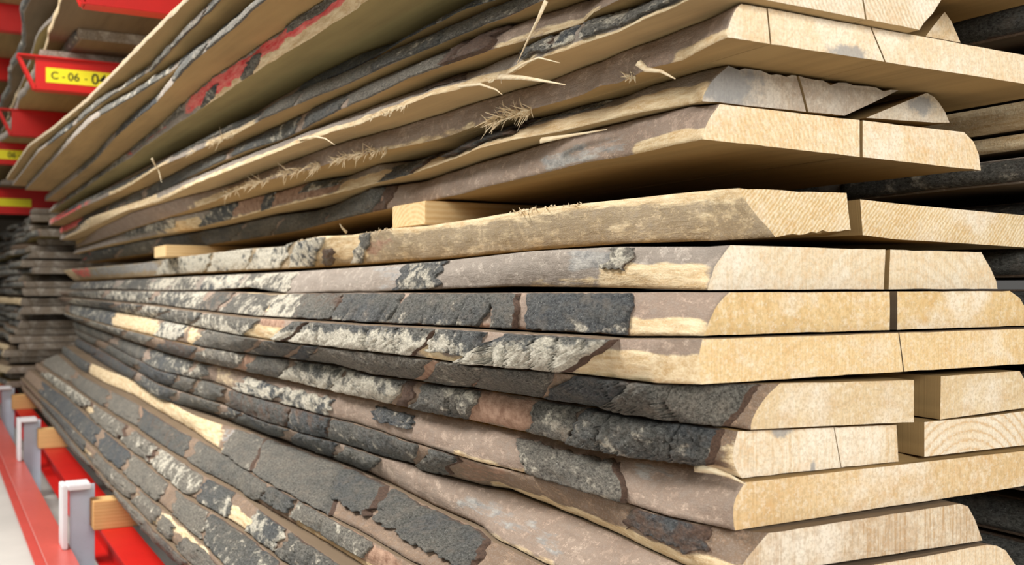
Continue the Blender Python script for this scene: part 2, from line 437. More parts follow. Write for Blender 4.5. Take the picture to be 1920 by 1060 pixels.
def surf(B, px, v):
    """Point on a board's live edge seen at pixel column px, at height fraction v; plus its outward normal."""
    NV = len(B.vv); vc = min(max(v, 0.0), 1.0); fi = vc * (NV - 1); i = min(int(fi), NV - 2); f = fi - i
    col = B.PX[:, i] * (1 - f) + B.PX[:, i + 1] * f
    y = np.interp(-px, -col, B.Y)
    xb = np.interp(y, B.Y, B.EX[:, 0]); xt = np.interp(y, B.Y, B.EX[:, -1]); zb = np.interp(y, B.Y, B.EZ[:, 0]); zt = np.interp(y, B.Y, B.EZ[:, -1])
    x = np.interp(y, B.Y, B.EX[:, i]) * (1 - f) + np.interp(y, B.Y, B.EX[:, i + 1]) * f
    z = np.interp(y, B.Y, B.EZ[:, i]) * (1 - f) + np.interp(y, B.Y, B.EZ[:, i + 1]) * f
    dx, dz = xt - xb, zt - zb
    if v != vc: x += (v - vc) * dx; z += (v - vc) * dz
    L = math.hypot(dx, dz) or 1
    return x, y, z, -dz / L, dx / L

def bark(key, xa, xb, v0, v1, thick=0.008, lichen=0.2, brown=0.0, slant=0.0, label=None, ragged=1.0, lg=0.0, red=0.0, crumb=1.0, lift=0.0, tone=None):
    """A strip of bark clinging to a board's edge between pixel columns xa > xb; slant leans its broken ends."""
    B = BOARDS[key]
    nx = int(max(10, min(190, (xa - xb) / 2.8))); nv = 15
    sd = xa * 0.77 + v0 * 3 + sum(map(ord, key))
    if -0.2 < v0 < 0.17: v0 = 0.0
    if 0.88 < v1 < 1.2: v1 = 1.0
    fs = np.concatenate([[0, 1.2 / (xa - xb)], np.linspace(0, 1, nx - 1)[1:-1], [1 - 1.2 / (xa - xb), 1]]); nx = len(fs) - 1
    gs = np.concatenate([[0, 0.012], np.linspace(0, 1, nv - 1)[1:-1], [0.988, 1]]); nv = len(gs) - 1
    if tone is None: tone = nz(sd, 3.3, 1) * 0.9
    V = []; A = {'lichen': [], 'brown': [], 'red': [], 'tone': []}
    for j in range(nx + 1):
        f = fs[j]
        for i in range(nv + 1):
            g = gs[i]
            ra = nz(g * 3.1, sd, 1) * 9 * ragged + nz(g * 9, sd, 2) * 4 * ragged; rb_ = nz(g * 3.1, sd, 4) * 9 * ragged + nz(g * 9, sd, 5) * 4 * ragged
            px0 = xa + ra + slant * (g - 0.5); px1 = xb + rb_ + slant * (g - 0.5)
            px = px0 * (1 - f) + px1 * f
            k0 = 0.0 if v0 == 0 else 1.0; k1 = 0.0 if v1 == 1 else 1.0
            e0 = abs(nz(px * 0.05, sd, 7)) * 0.05 + k0 * (nz(px * 0.03, sd, 9) * 0.10 + nz(px * 0.11, sd, 8) * 0.06) * ragged
            e1 = -abs(nz(px * 0.05, sd, 17)) * 0.05 + k1 * (nz(px * 0.03, sd, 19) * 0.10 + nz(px * 0.11, sd, 18) * 0.06) * ragged
            v = (v0 + e0) * (1 - g) + (v1 + e1) * g
            x, y, z, nx_, nz_ = surf(B, px, v)
            ed = min(f * (xa - xb) / 14.0, (1 - f) * (xa - xb) / 14.0, 1.0)
            border = j in (0, nx) or i in (0, nv)
            if border: h = -0.002
            else:
                h = thick * (0.7 + 0.3 * ed) * (1 + 0.28 * fbm(y * 14, z * 40, sd)) + crumb * (0.0022 * nz(y * 120, z * 190, sd) + 0.0012 * nz(y * 300, z * 420, sd))
                # cracks across the grain
                c = nz(y * 16 + z * 7, sd, 30); h -= thick * 0.75 * max(0, 1 - abs(c) / 0.035) if abs(nz(y * 3, sd, 33)) > 0.1 else 0
                h = max(h, 0.0012) + lift * max(0, 1 - f * 5)
            V.append((x - h, y, z))
            A['lichen'].append(lichen + lg * (0.5 - g) + 0.28 * nz(px * 0.017, g * 1.2, sd)); A['brown'].append(max(brown, 0.85 if border or (j == 1 and thick > 0.0115) else 0) + 0.2 * nz(px * 0.02, g, sd + 5)); A['red'].append(red); A['tone'].append(tone)
    Fc = []
    m = nv + 1
    for j in range(nx):
        for i in range(nv):
            a = j * m + i
            Fc.append((a, a + m, a + m + 1, a + 1))
    o = mesh_obj('bark', V, Fc, M_BARK, B.o, None, A, True, origin=B.origin)
    if label: o['label'] = label
    return o

def tube(pts, rad, seg=5):
    V = []; Fc = []
    pts = [Vector(p) for p in pts]; n = len(pts)
    for i, p in enumerate(pts):
        d = (pts[min(i + 1, n - 1)] - pts[max(i - 1, 0)]).normalized()
        a = d.cross(Vector((0.3, 0.2, 0.93))).normalized(); b = d.cross(a)
        r = rad * (1 - 0.85 * i / (n - 1))
        for q in range(seg):
            t = 2 * math.pi * q / seg
            V.append(tuple(p + a * (r * math.cos(t)) + b * (r * 1.6 * math.sin(t))))
    for i in range(n - 1):
        for q in range(seg):
            Fc.append((i * seg + q, i * seg + (q + 1) % seg, (i + 1) * seg + (q + 1) % seg, (i + 1) * seg + q))
    Fc.append(tuple(reversed(range(seg)))); Fc.append(tuple((n - 1) * seg + q for q in range(seg)))
    return V, Fc

def splinter(key, pix, out, rad=0.0022, label='pale torn splinter'):
    """A splinter that stands off a board's edge: its course through the picture and its stand-off at each point."""
    B = BOARDS[key]; P = []
    for (a, b), o in zip(pix, out):
        x, y, z, _, _ = surf(B, a, 0.0)
        dx, dy, s = ray(a, b); t = (x - o - CAM[0]) / dx
        P.append((x - o, CAM[1] + t * dy, t * s))
    Q = []
    for i in range(len(P) - 1):
        for f in (0, 0.25, 0.5, 0.75): Q.append(tuple(Vector(P[i]).lerp(Vector(P[i + 1]), f)))
    Q.append(P[-1])
    V, Fc = tube(Q, rad)
    o = mesh_obj('splinter', V, Fc, M_FIBRE, B.o, None, None, True, origin=B.origin)
    o['label'] = label
    return o

def fibres(key, xa, xb, v, count, length, seed, spread=1.0):
    """A fringe of torn fibres hanging on an arris."""
    B = BOARDS[key]; r = random.Random(seed); V = []; Fc = []
    nc = max(3, count // 9)
    cl = [(r.uniform(xb, xa), Vector((-r.uniform(0.25, 0.9), r.uniform(-1, 0.7) * spread, r.uniform(-0.9, 0.45))), r.uniform(0.5, 1.25)) for _ in range(nc)]
    for _ in range(count):
        cx, cdir, cl_ = r.choice(cl)
        px = min(xa, max(xb, cx + r.gauss(0, (xa - xb) * 0.04 + 1.5))); x, y, z, _, _ = surf(B, px, v + (r.uniform(-0.02, 0.02) if v > 0.9 else r.uniform(-0.05, 0.2)))
        L = length * cl_ * r.uniform(0.3, 1.25); d = (cdir + Vector((r.uniform(-0.3, 0.1), r.gauss(0, 0.45), r.gauss(0, 0.4)))).normalized()
        bend = Vector((r.uniform(-0.5, 0.1), r.gauss(0, 0.9), r.gauss(-0.3, 0.7)))
        pts = [Vector((x + 0.001, y, z)) + d * (L * q / 5) + bend * (L * 0.6 * (q / 5) ** 2) for q in range(6)]
        v_, f_ = tube(pts, 0.0009 + 0.0008 * r.random(), 4); b0 = len(V)
        V += v_; Fc += [tuple(i + b0 for i in ff) for ff in f_]
    o = mesh_obj('torn_fibres', V, Fc, M_FIBRE, B.o, None, None, True, origin=B.origin)
    o['kind'] = 'stuff'; o['label'] = 'pale frayed wood fibres'
    return o

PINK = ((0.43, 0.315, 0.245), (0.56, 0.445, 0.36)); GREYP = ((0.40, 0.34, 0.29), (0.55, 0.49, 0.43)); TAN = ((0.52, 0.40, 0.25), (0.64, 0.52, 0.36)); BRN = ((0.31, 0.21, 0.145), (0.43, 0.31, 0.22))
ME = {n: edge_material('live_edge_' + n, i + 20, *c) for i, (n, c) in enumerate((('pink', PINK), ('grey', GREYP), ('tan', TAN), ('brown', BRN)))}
CREAM = (0.86, 0.72, 0.52); GOLD = (0.74, 0.55, 0.31); HONEY = (0.80, 0.60, 0.34)
def E(n, seed, light=CREAM, dark=GOLD, **kw): return end_material('end_grain_' + n, seed, light, dark, **kw)
E_PLAIN = E('plain', 3); E_DIMMED = end_material('end_grain_dusty', 4, (0.26, 0.20, 0.14), (0.17, 0.13, 0.09), grey=0.3)  # second one: darker grain for far ends, their dimness put into the colour

exec_boards = True
# ---- upper boards, from the top of the stack down
board('V', 'topmost bare tan board of the near stack, its underside cutting across the red label arm',
      [(354, -10), (290, 54), (230, 117), (165, 183), (100, 237), (55, 270)], [(354, 0), (290, 63), (230, 125), (165, 190), (100, 243), (55, 275)],
      0.757, 0.715, -0.32, y1=6.6, edge=ME['tan'], end=E_PLAIN, sawn=0)
board('U', 'second board from the top, thin grey flaking edge running down to the red shelf arm',
      [(412, -7), (350, 55), (290, 117), (240, 153), (205, 172), (170, 200), (137, 228), (100, 258), (78, 273)], [(412, 0), (350, 62), (290, 126), (240, 162), (205, 183), (170, 210), (137, 238), (100, 266), (75, 282)],
      0.713, 0.672, -0.29, y1=6.5, edge=ME['grey'], end=E_PLAIN, sawn=0)
board('T', 'third board from the top, wide tan underside ending in a rounded far tip',
      [(440, 36), (400, 67), (353, 100), (311, 132), (250, 170), (210, 192), (171, 215), (140, 246), (110, 280)], [(440, 45), (400, 75), (353, 109), (311, 143), (250, 182), (210, 205), (171, 228), (140, 258), (105, 296)],
      0.670, 0.628, -0.27, y1=6.3, edge=ME['grey'], end=E_PLAIN, sawn=0)
board('S', 'fourth board from the top, brown underside just above the red sprayed edge',
      [(475, 8), (460, 22), (400, 72), (364, 100), (335, 132), (290, 185), (250, 216), (216, 248), (180, 290), (140, 322)], [(475, 20), (460, 35), (400, 87), (364, 114), (335, 146), (290, 196), (250, 228), (216, 258), (180, 300), (140, 334)],
      0.626, 0.582, -0.25, y1=6.5, edge=ME['grey'], end=E_PLAIN, sawn=0, paint_=[('red', 480, 530, 0, 1, 0.9)])
board('R', 'board with red spray paint along its ragged edge and a wide olive underside',
      [(610, 0), (560, 35), (500, 75), (440, 118), (400, 143), (353, 185), (298, 238), (253, 274), (208, 310), (140, 358)],
      [(693, 0), (600, 60), (500, 122), (458, 149), (416, 179), (353, 219), (298, 256), (264, 280), (253, 290), (197, 326), (140, 367)],
      0.580, 0.533, -0.15, y1=6.9, edge=ME['grey'], end=E_PLAIN, sawn=2, rough=1.6,
      paint_=[('raw', 380, 760, -0.2, 0.5, 1.0), ('red', 350, 480, 0.15, 0.9, 1.0), ('red', 470, 650, 0.38, 0.95, 1.0), ('red', 235, 320, 0.3, 1, 0.75), ('red', 120, 165, 0, 1, 0.8), ('grey', 560, 720, 0.7, 1.2, 1)])
board('N', 'thin grey barked board tucked close under the red sprayed one',
      [(900, 0), (830, 40), (760, 75), (680, 102), (606, 138), (570, 158), (516, 188), (486, 213), (437, 231), (389, 259), (321, 290), (253, 324), (185, 362)],
      [(930, 0), (875, 17), (798, 54), (750, 80), (701, 110), (640, 139), (590, 161), (516, 195), (486, 216), (437, 234), (389, 262), (321, 293), (253, 327), (185, 365)],
      0.528, 0.487, -0.12, y1=6.8, edge=ME['brown'], end=E_PLAIN, sawn=0)
board('O', 'board with a smooth slate grey bark edge, second below the red sprayed one',
      [(1000, -12), (925, 16), (866, 43), (819, 63), (719, 104), (640, 141), (606, 152), (540, 183), (486, 213), (437, 232), (412, 245), (344, 281), (265, 325), (154, 377)],
      [(1020, 0), (940, 36), (914, 45), (835, 79), (730, 122), (640, 164), (606, 176), (495, 223), (440, 252), (366, 285), (298, 313), (249, 345), (226, 358), (154, 389)],
      0.481, 0.438, -0.12, y1=6.8, edge=ME['grey'], end=E_PLAIN, sawn=0, paint_=[('raw', 380, 470, -0.2, 0.35, 0.9), ('raw', 200, 320, -0.2, 0.4, 0.9), ('red', 90, 165, 0, 1, 0.8)])
board('P', 'board whose grey bark breaks off in a brown crumbly lump leaving a pinkish edge',
      [(1110, 0), (1099, 2), (1013, 29), (957, 52), (940, 57), (844, 95), (776, 122), (697, 156), (640, 181), (581, 208), (527, 236), (429, 280), (360, 310), (298, 342), (226, 375), (154, 408)],
      [(1160, 1), (1115, 23), (1092, 43), (1036, 61), (975, 79), (929, 91), (844, 120), (767, 147), (697, 181), (640, 205), (581, 236), (534, 261), (468, 281), (400, 310), (355, 333), (298, 364), (226, 388), (154, 420)],
      0.436, 0.392, -0.10, xr=0.14, y1=6.9, edge=ME['pink'], end=E_PLAIN, sawn=0, paint_=[('raw', 930, 1130, -0.1, 0.3, 0.6), ('rust', 860, 935, 0, 0.6, 0.7), ('red', 90, 160, 0, 1, 0.8)])
Q_END = E('fuzzy', 11, (0.84, 0.75, 0.60), (0.76, 0.62, 0.44), saw=0.7, sawrot=0.5, rings=0.2, ribs=(48, 0.55, 0.5))
board('Q', 'topmost sawn end block with slanting saw grooves, cut off by the top of the photo',
      [(1300, -30), (1200, 16), (1149, 28), (1092, 45), (1036, 68), (1000, 90), (940, 112), (900, 131), (866, 140), (805, 161), (719, 192), (640, 223), (581, 245), (536, 263), (440, 299), (400, 317), (355, 335), (267, 374), (230, 386), (169, 407), (140, 430)],
      [(1287, 2), (1244, 23), (1205, 38), (1160, 60), (1104, 79), (1036, 102), (1000, 112), (950, 146), (900, 156), (853, 170), (808, 179), (753, 201), (669, 235), (626, 247), (563, 268), (502, 292), (440, 316), (366, 345), (298, 379), (237, 395), (185, 420), (140, 440)],
      0.389, 0.350, -0.08, y0=-0.02, free_right=True, y1=7.0, right=[(1768, -5), (1764, 1), (1748, 26), (1733, 42), (1724, 56)], edge=ME['grey'], end=Q_END, sawn=1,
      cracks=[(1612, 1622, 3)], jag=(2, 0),
      paint_=[('raw', 120, 1010, -0.2, 0.36, 0.95), ('raw', 1010, 1300, -0.2, 0.2, 0.8), ('raw', 150, 300, 0, 1, 0.8)])
def rel(px, py, bl, y0):
    a = on_y(px, py, y0); b = on_y(*bl, y0); return a[0] - b[0], a[1] - b[1]
B1_END = E('top', 12, (0.88, 0.76, 0.58), (0.80, 0.63, 0.42), saw=0.5, rings=0.35, stain=[(*rel(1592, 100, (1364, 70), 0), 0.045, 0.012)])
board('B1', 'wide sawn board with a blue-grey stain on its end, spanning to the right frame edge',
      [(1368, 14), (1318, 38), (1262, 61), (1214, 79), (1160, 100), (1126, 115), (1036, 149), (938, 179), (900, 191), (832, 213), (749, 238), (700, 252), (626, 272), (513, 315), (440, 344), (378, 361), (332, 372), (249, 397), (185, 429), (147, 457)],
      [(1328, 88), (1278, 113), (1217, 128), (1160, 156), (1126, 161), (1092, 177), (995, 206), (911, 228), (836, 258), (769, 273), (685, 289), (649, 297), (592, 315), (527, 331), (479, 347), (452, 354), (400, 378), (321, 405), (253, 427), (174, 454)],
      0.349, 0.303, -0.02, y1=7.0, tl=(1390, 7), bl=(1364, 70), right=[(2000, 108), (2004, 140), (2000, 170)], edge=ME['pink'], end=B1_END, sawn=0,
      cracks=[(1436, 1444, 3), (1632, 1657, 3)], paint_=[('raw', 1255, 1420, -0.2, 0.3, 0.9), ('raw', 440, 480, 0.0, 0.4, 0.8), ('raw', 360, 470, -0.2, 0.5, 0.9), ('raw', 700, 900, -0.1, 0.25, 0.6)])
B2_END = E('weathered', 13, (0.66, 0.55, 0.43), (0.50, 0.40, 0.31), saw=0.6, sawrot=-0.3, rings=0.3, grey=0.4, stain=[(*rel(1360, 150, (1318, 190), 0.108), 0.07, 0.05)])
board('B2', 'board with a grey weathered end and furry top edge between two wide pale boards',
      [(1330, 128), (1264, 147), (1221, 157), (1183, 176), (1104, 195), (1040, 213), (990, 230), (930, 250), (860, 278), (780, 302), (709, 309), (654, 331), (581, 343), (527, 359), (450, 377), (400, 391), (321, 407), (253, 429), (174, 456)],
      [(1290, 196), (1201, 211), (1051, 247), (959, 263), (900, 278), (864, 294), (765, 329), (646, 359), (491, 396), (440, 410), (366, 429), (287, 442), (208, 458), (145, 474)],
      0.301, 0.252, 0.06, y0=0.108, y1=7.0, tl=(1365, 115), bl=(1318, 190), right=[(1684, 156), (1632, 188), (1584, 217)], edge=ME['grey'], end=B2_END, sawn=1, jag=(6, 0),
      cracks=[(1493, 1512, 5)], paint_=[('raw', 640, 1330, -0.2, 0.62, 0.9), ('rust', 430, 640, 0.1, 1.2, 0.9), ('raw', 300, 385, -0.1, 0.7, 0.95), ('raw', 380, 650, -0.2, 0.14, 0.8)])
B3_END = E('creamy', 14, (0.88, 0.74, 0.52), (0.82, 0.62, 0.37), saw=0.8, sawrot=0.45, rings=0.3, ribs=(40, 0.5, 0.25))
board('B3', 'pale plank with a rounded right end overhanging the dark gap with the pine sticker',
      [(1328, 190), (1193, 224), (1066, 256), (960, 289), (900, 306), (796, 341), (701, 354), (640, 382), (598, 395), (521, 405), (440, 423), (366, 437), (276, 451), (181, 470), (120, 486)],
      [(1296, 265), (1177, 293), (1098, 305), (1027, 323), (900, 353), (867, 364), (733, 391), (677, 403), (640, 412), (566, 432), (487, 446), (400, 458), (374, 464), (340, 469), (284, 475), (171, 491), (100, 500)],
      0.250, 0.198, 0.05, y0=0.10, y1=7.0, tl=(1350, 187), bl=(1316, 261), right=[(1808, 248), (1826, 266), (1836, 290), (1839, 320)], edge=ME['pink'], end=B3_END, sawn=0,
      cracks=[(1611, 1612, 6)], paint_=[('raw', 1180, 1420, -0.3, 0.36, 0.95), ('grey', 1000, 1180, 0, 0.6, 0.55), ('rust', 560, 735, -0.1, 0.5, 0.8), ('red', 140, 180, 0, 1, 0.8)])
B4_END = E('ribbed', 15, (0.86, 0.71, 0.47), (0.72, 0.53, 0.28), saw=0.6, sawrot=-0.75, rings=0.15, ribs=(56, -0.75, 0.55))
board('B4', 'board with a bare pale split edge carrying the pine sticker, saw ribs across its end',
      [(1340, 356), (1160, 375), (1060, 385), (1000, 392), (900, 409), (800, 424), (740, 428), (660, 441), (600, 443), (545, 456), (535, 462), (460, 467), (340, 482), (270, 493), (180, 501), (110, 508), (75, 514)],
      [(1330, 452), (1160, 457), (960, 472), (830, 485), (700, 494), (560, 503), (450, 508), (340, 514), (200, 524), (100, 530), (75, 531)],
      0.1335, 0.070, 0.06, y0=0.09, y1=7.3, tl=(1385, 353), bl=(1455, 445), right=[(1587, 362), (1590, 395), (1595, 432)], edge=ME['tan'], end=B4_END, sawn=1, bulge=0.004, jag=(1, 3),
      paint_=[('raw', 730, 1500, 0.8, 1.4, 0.8), ('raw', 740, 1480, -0.2, 1.2, 0.36), ('raw', 590, 700, 0.2, 1.2, 0.8), ('rust', 680, 745, 0.3, 0.8, 0.6), ('raw', 50, 140, 0, 1, 1), ('red', 140, 165, 0.3, 1, 0.9), ('grey', 165, 300, 0.3, 1, 0.7)])
B5_END = E('whitish', 16, (0.86, 0.78, 0.64), (0.80, 0.65, 0.44), saw=0.6, sawrot=0.6, rings=0.6, centre=(0.35, -0.12))
board('B5', 'greyish pink edged board with a whitish split end, just above the long black gap',
      [(1330, 463), (1160, 463), (1000, 471), (830, 490), (700, 500), (550, 510), (400, 517), (200, 527), (110, 532)],
      [(1300, 544), (1130, 539), (950, 537), (800, 543), (700, 547), (590, 548), (540, 551), (470, 539), (400, 544), (300, 545), (200, 542), (110, 543)],
      0.060, 0.001, 0.02, y0=0.06, y1=7.0, tl=(1370, 460), bl=(1327, 544), right=[(1840, 473), (1858, 505), (1868, 528), (1870, 542)], edge=ME['grey'], end=B5_END, sawn=0,
      cracks=[(1660, 1657, 9)], paint_=[('raw', 1120, 1330, -0.2, 0.62, 0.85), ('raw', 1000, 1120, -0.1, 0.3, 0.5), ('grey', 700, 780, 0, 1, 0.5), ('grey', 1060, 1180, 0.4, 1, 0.6)])
B6_END = E('honey', 17, HONEY, (0.72, 0.52, 0.26), saw=0.5, sawrot=0.0, rings=0.5, centre=(0.3, 0.1))
board('B6', 'honey coloured board with a wide drying split, dark bark below the long black gap',
      [(1180, 549), (1000, 549), (850, 550), (600, 549), (520, 551), (400, 547), (300, 547), (200, 545), (110, 547)],
      [(1240, 630), (1180, 630), (1115, 625), (1000, 620), (870, 612), (700, 605), (560, 597), (475, 592), (350, 578), (298, 571), (200, 563), (110, 555)],
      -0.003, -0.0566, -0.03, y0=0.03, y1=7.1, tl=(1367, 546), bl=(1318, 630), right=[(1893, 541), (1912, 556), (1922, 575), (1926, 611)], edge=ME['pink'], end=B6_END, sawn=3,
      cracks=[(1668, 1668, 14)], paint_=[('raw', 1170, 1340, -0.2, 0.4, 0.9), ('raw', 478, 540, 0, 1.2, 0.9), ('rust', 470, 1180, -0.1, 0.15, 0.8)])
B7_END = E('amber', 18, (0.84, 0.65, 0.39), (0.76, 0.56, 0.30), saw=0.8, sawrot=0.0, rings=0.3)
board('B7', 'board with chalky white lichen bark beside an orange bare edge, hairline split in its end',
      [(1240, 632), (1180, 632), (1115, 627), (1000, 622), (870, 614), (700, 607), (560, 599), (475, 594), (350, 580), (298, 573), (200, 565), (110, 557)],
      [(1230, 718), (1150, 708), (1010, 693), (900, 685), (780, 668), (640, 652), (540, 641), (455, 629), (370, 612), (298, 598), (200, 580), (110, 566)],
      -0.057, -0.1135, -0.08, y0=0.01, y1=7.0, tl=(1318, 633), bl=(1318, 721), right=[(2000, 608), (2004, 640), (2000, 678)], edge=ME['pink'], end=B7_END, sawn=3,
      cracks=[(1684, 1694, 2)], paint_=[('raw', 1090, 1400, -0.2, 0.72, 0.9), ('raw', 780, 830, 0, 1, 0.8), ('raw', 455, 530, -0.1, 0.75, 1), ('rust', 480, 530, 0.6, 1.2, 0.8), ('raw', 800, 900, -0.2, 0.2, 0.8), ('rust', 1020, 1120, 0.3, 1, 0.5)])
B8_END = E('block', 19, (0.78, 0.63, 0.41), (0.68, 0.51, 0.30), saw=0.3, rings=0.3, grey=0.08)
board('B8', 'upper of two short-looking blocks with thick black bark peeling behind the knotty corner',
      [(1400, 722), (1310, 722), (1230, 719), (1150, 709), (1010, 694), (900, 686), (780, 670), (640, 654), (540, 643), (455, 631), (370, 613), (298, 600), (200, 582), (110, 568)],
      [(1356, 797), (1280, 789), (1197, 777), (1094, 757), (1039, 750), (1000, 743), (900, 728), (850, 723), (744, 707), (704, 702), (640, 684), (560, 674), (455, 661), (360, 646), (298, 632), (200, 608), (110, 582)],
      -0.1145, -0.170, -0.07, y0=0.0, y1=7.0, tl=(1462, 718), bl=(1408, 806), right=[(1713, 713), (1713, 752), (1713, 792)], edge=ME['brown'], end=B8_END, sawn=0, bulge=0.010,
      paint_=[('raw', 345, 372, 0, 1, 0.95), ('rust', 880, 940, 0, 1, 0.9), ('raw', 200, 300, 0, 1, 0.95), ('rust', 780, 830, 0, 1, 0.8)])
B9_END = E('curly', 20, (0.86, 0.77, 0.62), (0.76, 0.62, 0.43), saw=0.9, sawrot=0.1, rings=0.9, centre=(0.03, 0.02), freq=130, stain=[(*rel(1468, 806, (1392, 897), 0.01), 0.020, 0.013), (*rel(1525, 878, (1392, 897), 0.01), 0.006, 0.014)])
board('B9', 'lower of two short-looking blocks, curly grained end with a dark knot and fine vertical checks',
      [(1330, 800), (1280, 791), (1197, 779), (1094, 759), (1039, 752), (1000, 745), (900, 730), (850, 725), (744, 709), (704, 704), (640, 686), (560, 676), (455, 663), (360, 648), (298, 634), (200, 610), (110, 584)],
      [(1310, 870), (1200, 858), (1100, 838), (1000, 812), (951, 803), (880, 787), (820, 776), (744, 760), (700, 748), (640, 737), (560, 717), (455, 695), (360, 674), (298, 656), (250, 640), (200, 622), (110, 590)],
      -0.171, -0.226, -0.06, y0=0.01, y1=7.0, tl=(1385, 809), bl=(1392, 897), right=[(1681, 797), (1682, 832), (1684, 866)], edge=ME['brown'], end=B9_END, sawn=0, bulge=0.012,
      cracks=[(1563, 1577, 1.5)], paint_=[('raw', 1340, 1420, 0.1, 0.8, 0.5), ('rust', 880, 1010, 0, 1, 0.8), ('rust', 440, 480, 0, 1, 0.9), ('raw', 1290, 1400, -0.3, 0.12, 0.8)])
B10_END = E('wide', 21, (0.78, 0.60, 0.37), (0.70, 0.50, 0.27), saw=0.7, sawrot=0.55, rings=0.2)
board('B10', 'wide amber board under the two blocks, pinkish edge with an oval patch of black bark',
      [(1340, 882), (1310, 873), (1200, 860), (1100, 840), (1000, 814), (951, 805), (880, 789), (820, 778), (744, 762), (700, 750), (640, 739), (560, 719), (455, 697), (360, 676), (298, 658), (250, 642), (200, 624), (110, 592)],
      [(1300, 978), (1226, 960), (1154, 935), (1060, 908), (987, 887), (948, 878), (896, 865), (848, 850), (803, 837), (756, 823), (717, 808), (665, 792), (638, 786), (553, 763), (453, 735), (394, 714), (360, 708), (300, 694), (250, 668), (200, 642), (110, 602)],
      -0.2335, -0.289, -0.04, y0=0.0, y1=7.0, tl=(1396, 904), bl=(1378, 995), right=[(2000, 833), (2004, 870), (2000, 900)], edge=ME['pink'], end=B10_END, sawn=0, bulge=0.010,
      paint_=[('raw', 840, 1060, -0.2, 0.1, 0.7), ('raw', 390, 470, 0, 1, 0.45), ('grey', 1180, 1260, 0.5, 1, 0.55)])
B11_END = E('coarse', 22, (0.80, 0.68, 0.51), (0.60, 0.45, 0.30), saw=1.6, sawrot=0.25, rings=0.3, grey=0.12)
board('B11', 'coarsely sawn end block below the wide amber board, slanting right side over darkness',
      [(1320, 983), (1300, 980), (1226, 962), (1154, 937), (1060, 910), (987, 889), (948, 880), (896, 867), (848, 852), (803, 839), (756, 825), (717, 810), (665, 794), (638, 788), (553, 765), (453, 737), (394, 716), (300, 696), (250, 670), (200, 644), (110, 604)],
      [(1290, 1062), (1226, 1032), (1130, 987), (1060, 958), (1000, 934), (960, 918), (905, 910), (850, 895), (796, 881), (776, 868), (717, 854), (638, 828), (566, 809), (498, 788), (419, 756), (360, 738), (300, 718), (250, 690), (200, 660), (110, 612)],
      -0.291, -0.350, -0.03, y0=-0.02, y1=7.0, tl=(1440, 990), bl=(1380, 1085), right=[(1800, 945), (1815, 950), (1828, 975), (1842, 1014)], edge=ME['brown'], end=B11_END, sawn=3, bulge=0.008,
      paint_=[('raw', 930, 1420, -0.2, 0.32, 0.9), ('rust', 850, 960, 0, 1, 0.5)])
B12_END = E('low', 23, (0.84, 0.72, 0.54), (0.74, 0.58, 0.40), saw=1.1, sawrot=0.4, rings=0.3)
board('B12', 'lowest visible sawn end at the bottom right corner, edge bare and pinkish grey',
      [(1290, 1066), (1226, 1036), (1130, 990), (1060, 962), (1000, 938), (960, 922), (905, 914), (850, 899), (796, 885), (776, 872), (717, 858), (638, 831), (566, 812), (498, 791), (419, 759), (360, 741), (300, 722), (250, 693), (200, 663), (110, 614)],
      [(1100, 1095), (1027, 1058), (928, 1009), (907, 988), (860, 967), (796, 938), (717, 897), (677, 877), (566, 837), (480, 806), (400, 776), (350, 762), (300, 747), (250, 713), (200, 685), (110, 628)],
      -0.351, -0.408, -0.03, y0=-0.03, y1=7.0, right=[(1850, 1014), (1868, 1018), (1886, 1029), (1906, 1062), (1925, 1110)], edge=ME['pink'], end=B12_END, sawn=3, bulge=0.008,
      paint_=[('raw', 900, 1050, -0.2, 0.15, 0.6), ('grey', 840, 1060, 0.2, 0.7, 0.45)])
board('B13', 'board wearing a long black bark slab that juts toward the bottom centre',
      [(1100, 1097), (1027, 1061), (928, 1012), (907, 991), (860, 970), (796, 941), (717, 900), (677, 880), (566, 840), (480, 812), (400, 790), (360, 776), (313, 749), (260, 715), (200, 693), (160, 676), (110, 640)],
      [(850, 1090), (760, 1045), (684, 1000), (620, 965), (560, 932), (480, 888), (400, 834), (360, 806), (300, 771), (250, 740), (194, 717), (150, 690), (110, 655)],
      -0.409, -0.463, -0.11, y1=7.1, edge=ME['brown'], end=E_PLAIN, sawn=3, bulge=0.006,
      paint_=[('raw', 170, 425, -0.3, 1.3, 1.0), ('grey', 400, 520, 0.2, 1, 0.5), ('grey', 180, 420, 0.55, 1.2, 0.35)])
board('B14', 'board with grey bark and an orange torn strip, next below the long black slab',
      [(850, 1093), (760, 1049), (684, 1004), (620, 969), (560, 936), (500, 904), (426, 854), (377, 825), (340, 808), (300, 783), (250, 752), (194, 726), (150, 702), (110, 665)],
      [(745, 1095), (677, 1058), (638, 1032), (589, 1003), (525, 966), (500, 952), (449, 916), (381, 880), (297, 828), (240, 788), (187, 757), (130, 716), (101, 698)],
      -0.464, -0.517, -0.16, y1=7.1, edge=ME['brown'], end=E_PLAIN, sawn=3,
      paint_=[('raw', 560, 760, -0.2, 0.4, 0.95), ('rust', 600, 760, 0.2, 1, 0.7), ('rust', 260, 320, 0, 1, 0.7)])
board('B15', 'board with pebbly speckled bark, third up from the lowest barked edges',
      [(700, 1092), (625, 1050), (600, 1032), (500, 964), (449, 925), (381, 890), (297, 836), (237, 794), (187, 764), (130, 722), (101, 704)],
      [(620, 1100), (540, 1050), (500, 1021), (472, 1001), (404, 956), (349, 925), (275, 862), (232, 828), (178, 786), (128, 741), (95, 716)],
      -0.518, -0.570, -0.20, y1=7.1, edge=ME['brown'], end=E_PLAIN, sawn=3, paint_=[('raw', 405, 480, 0, 0.6, 1), ('raw', 110, 200, 0, 0.7, 0.6)])
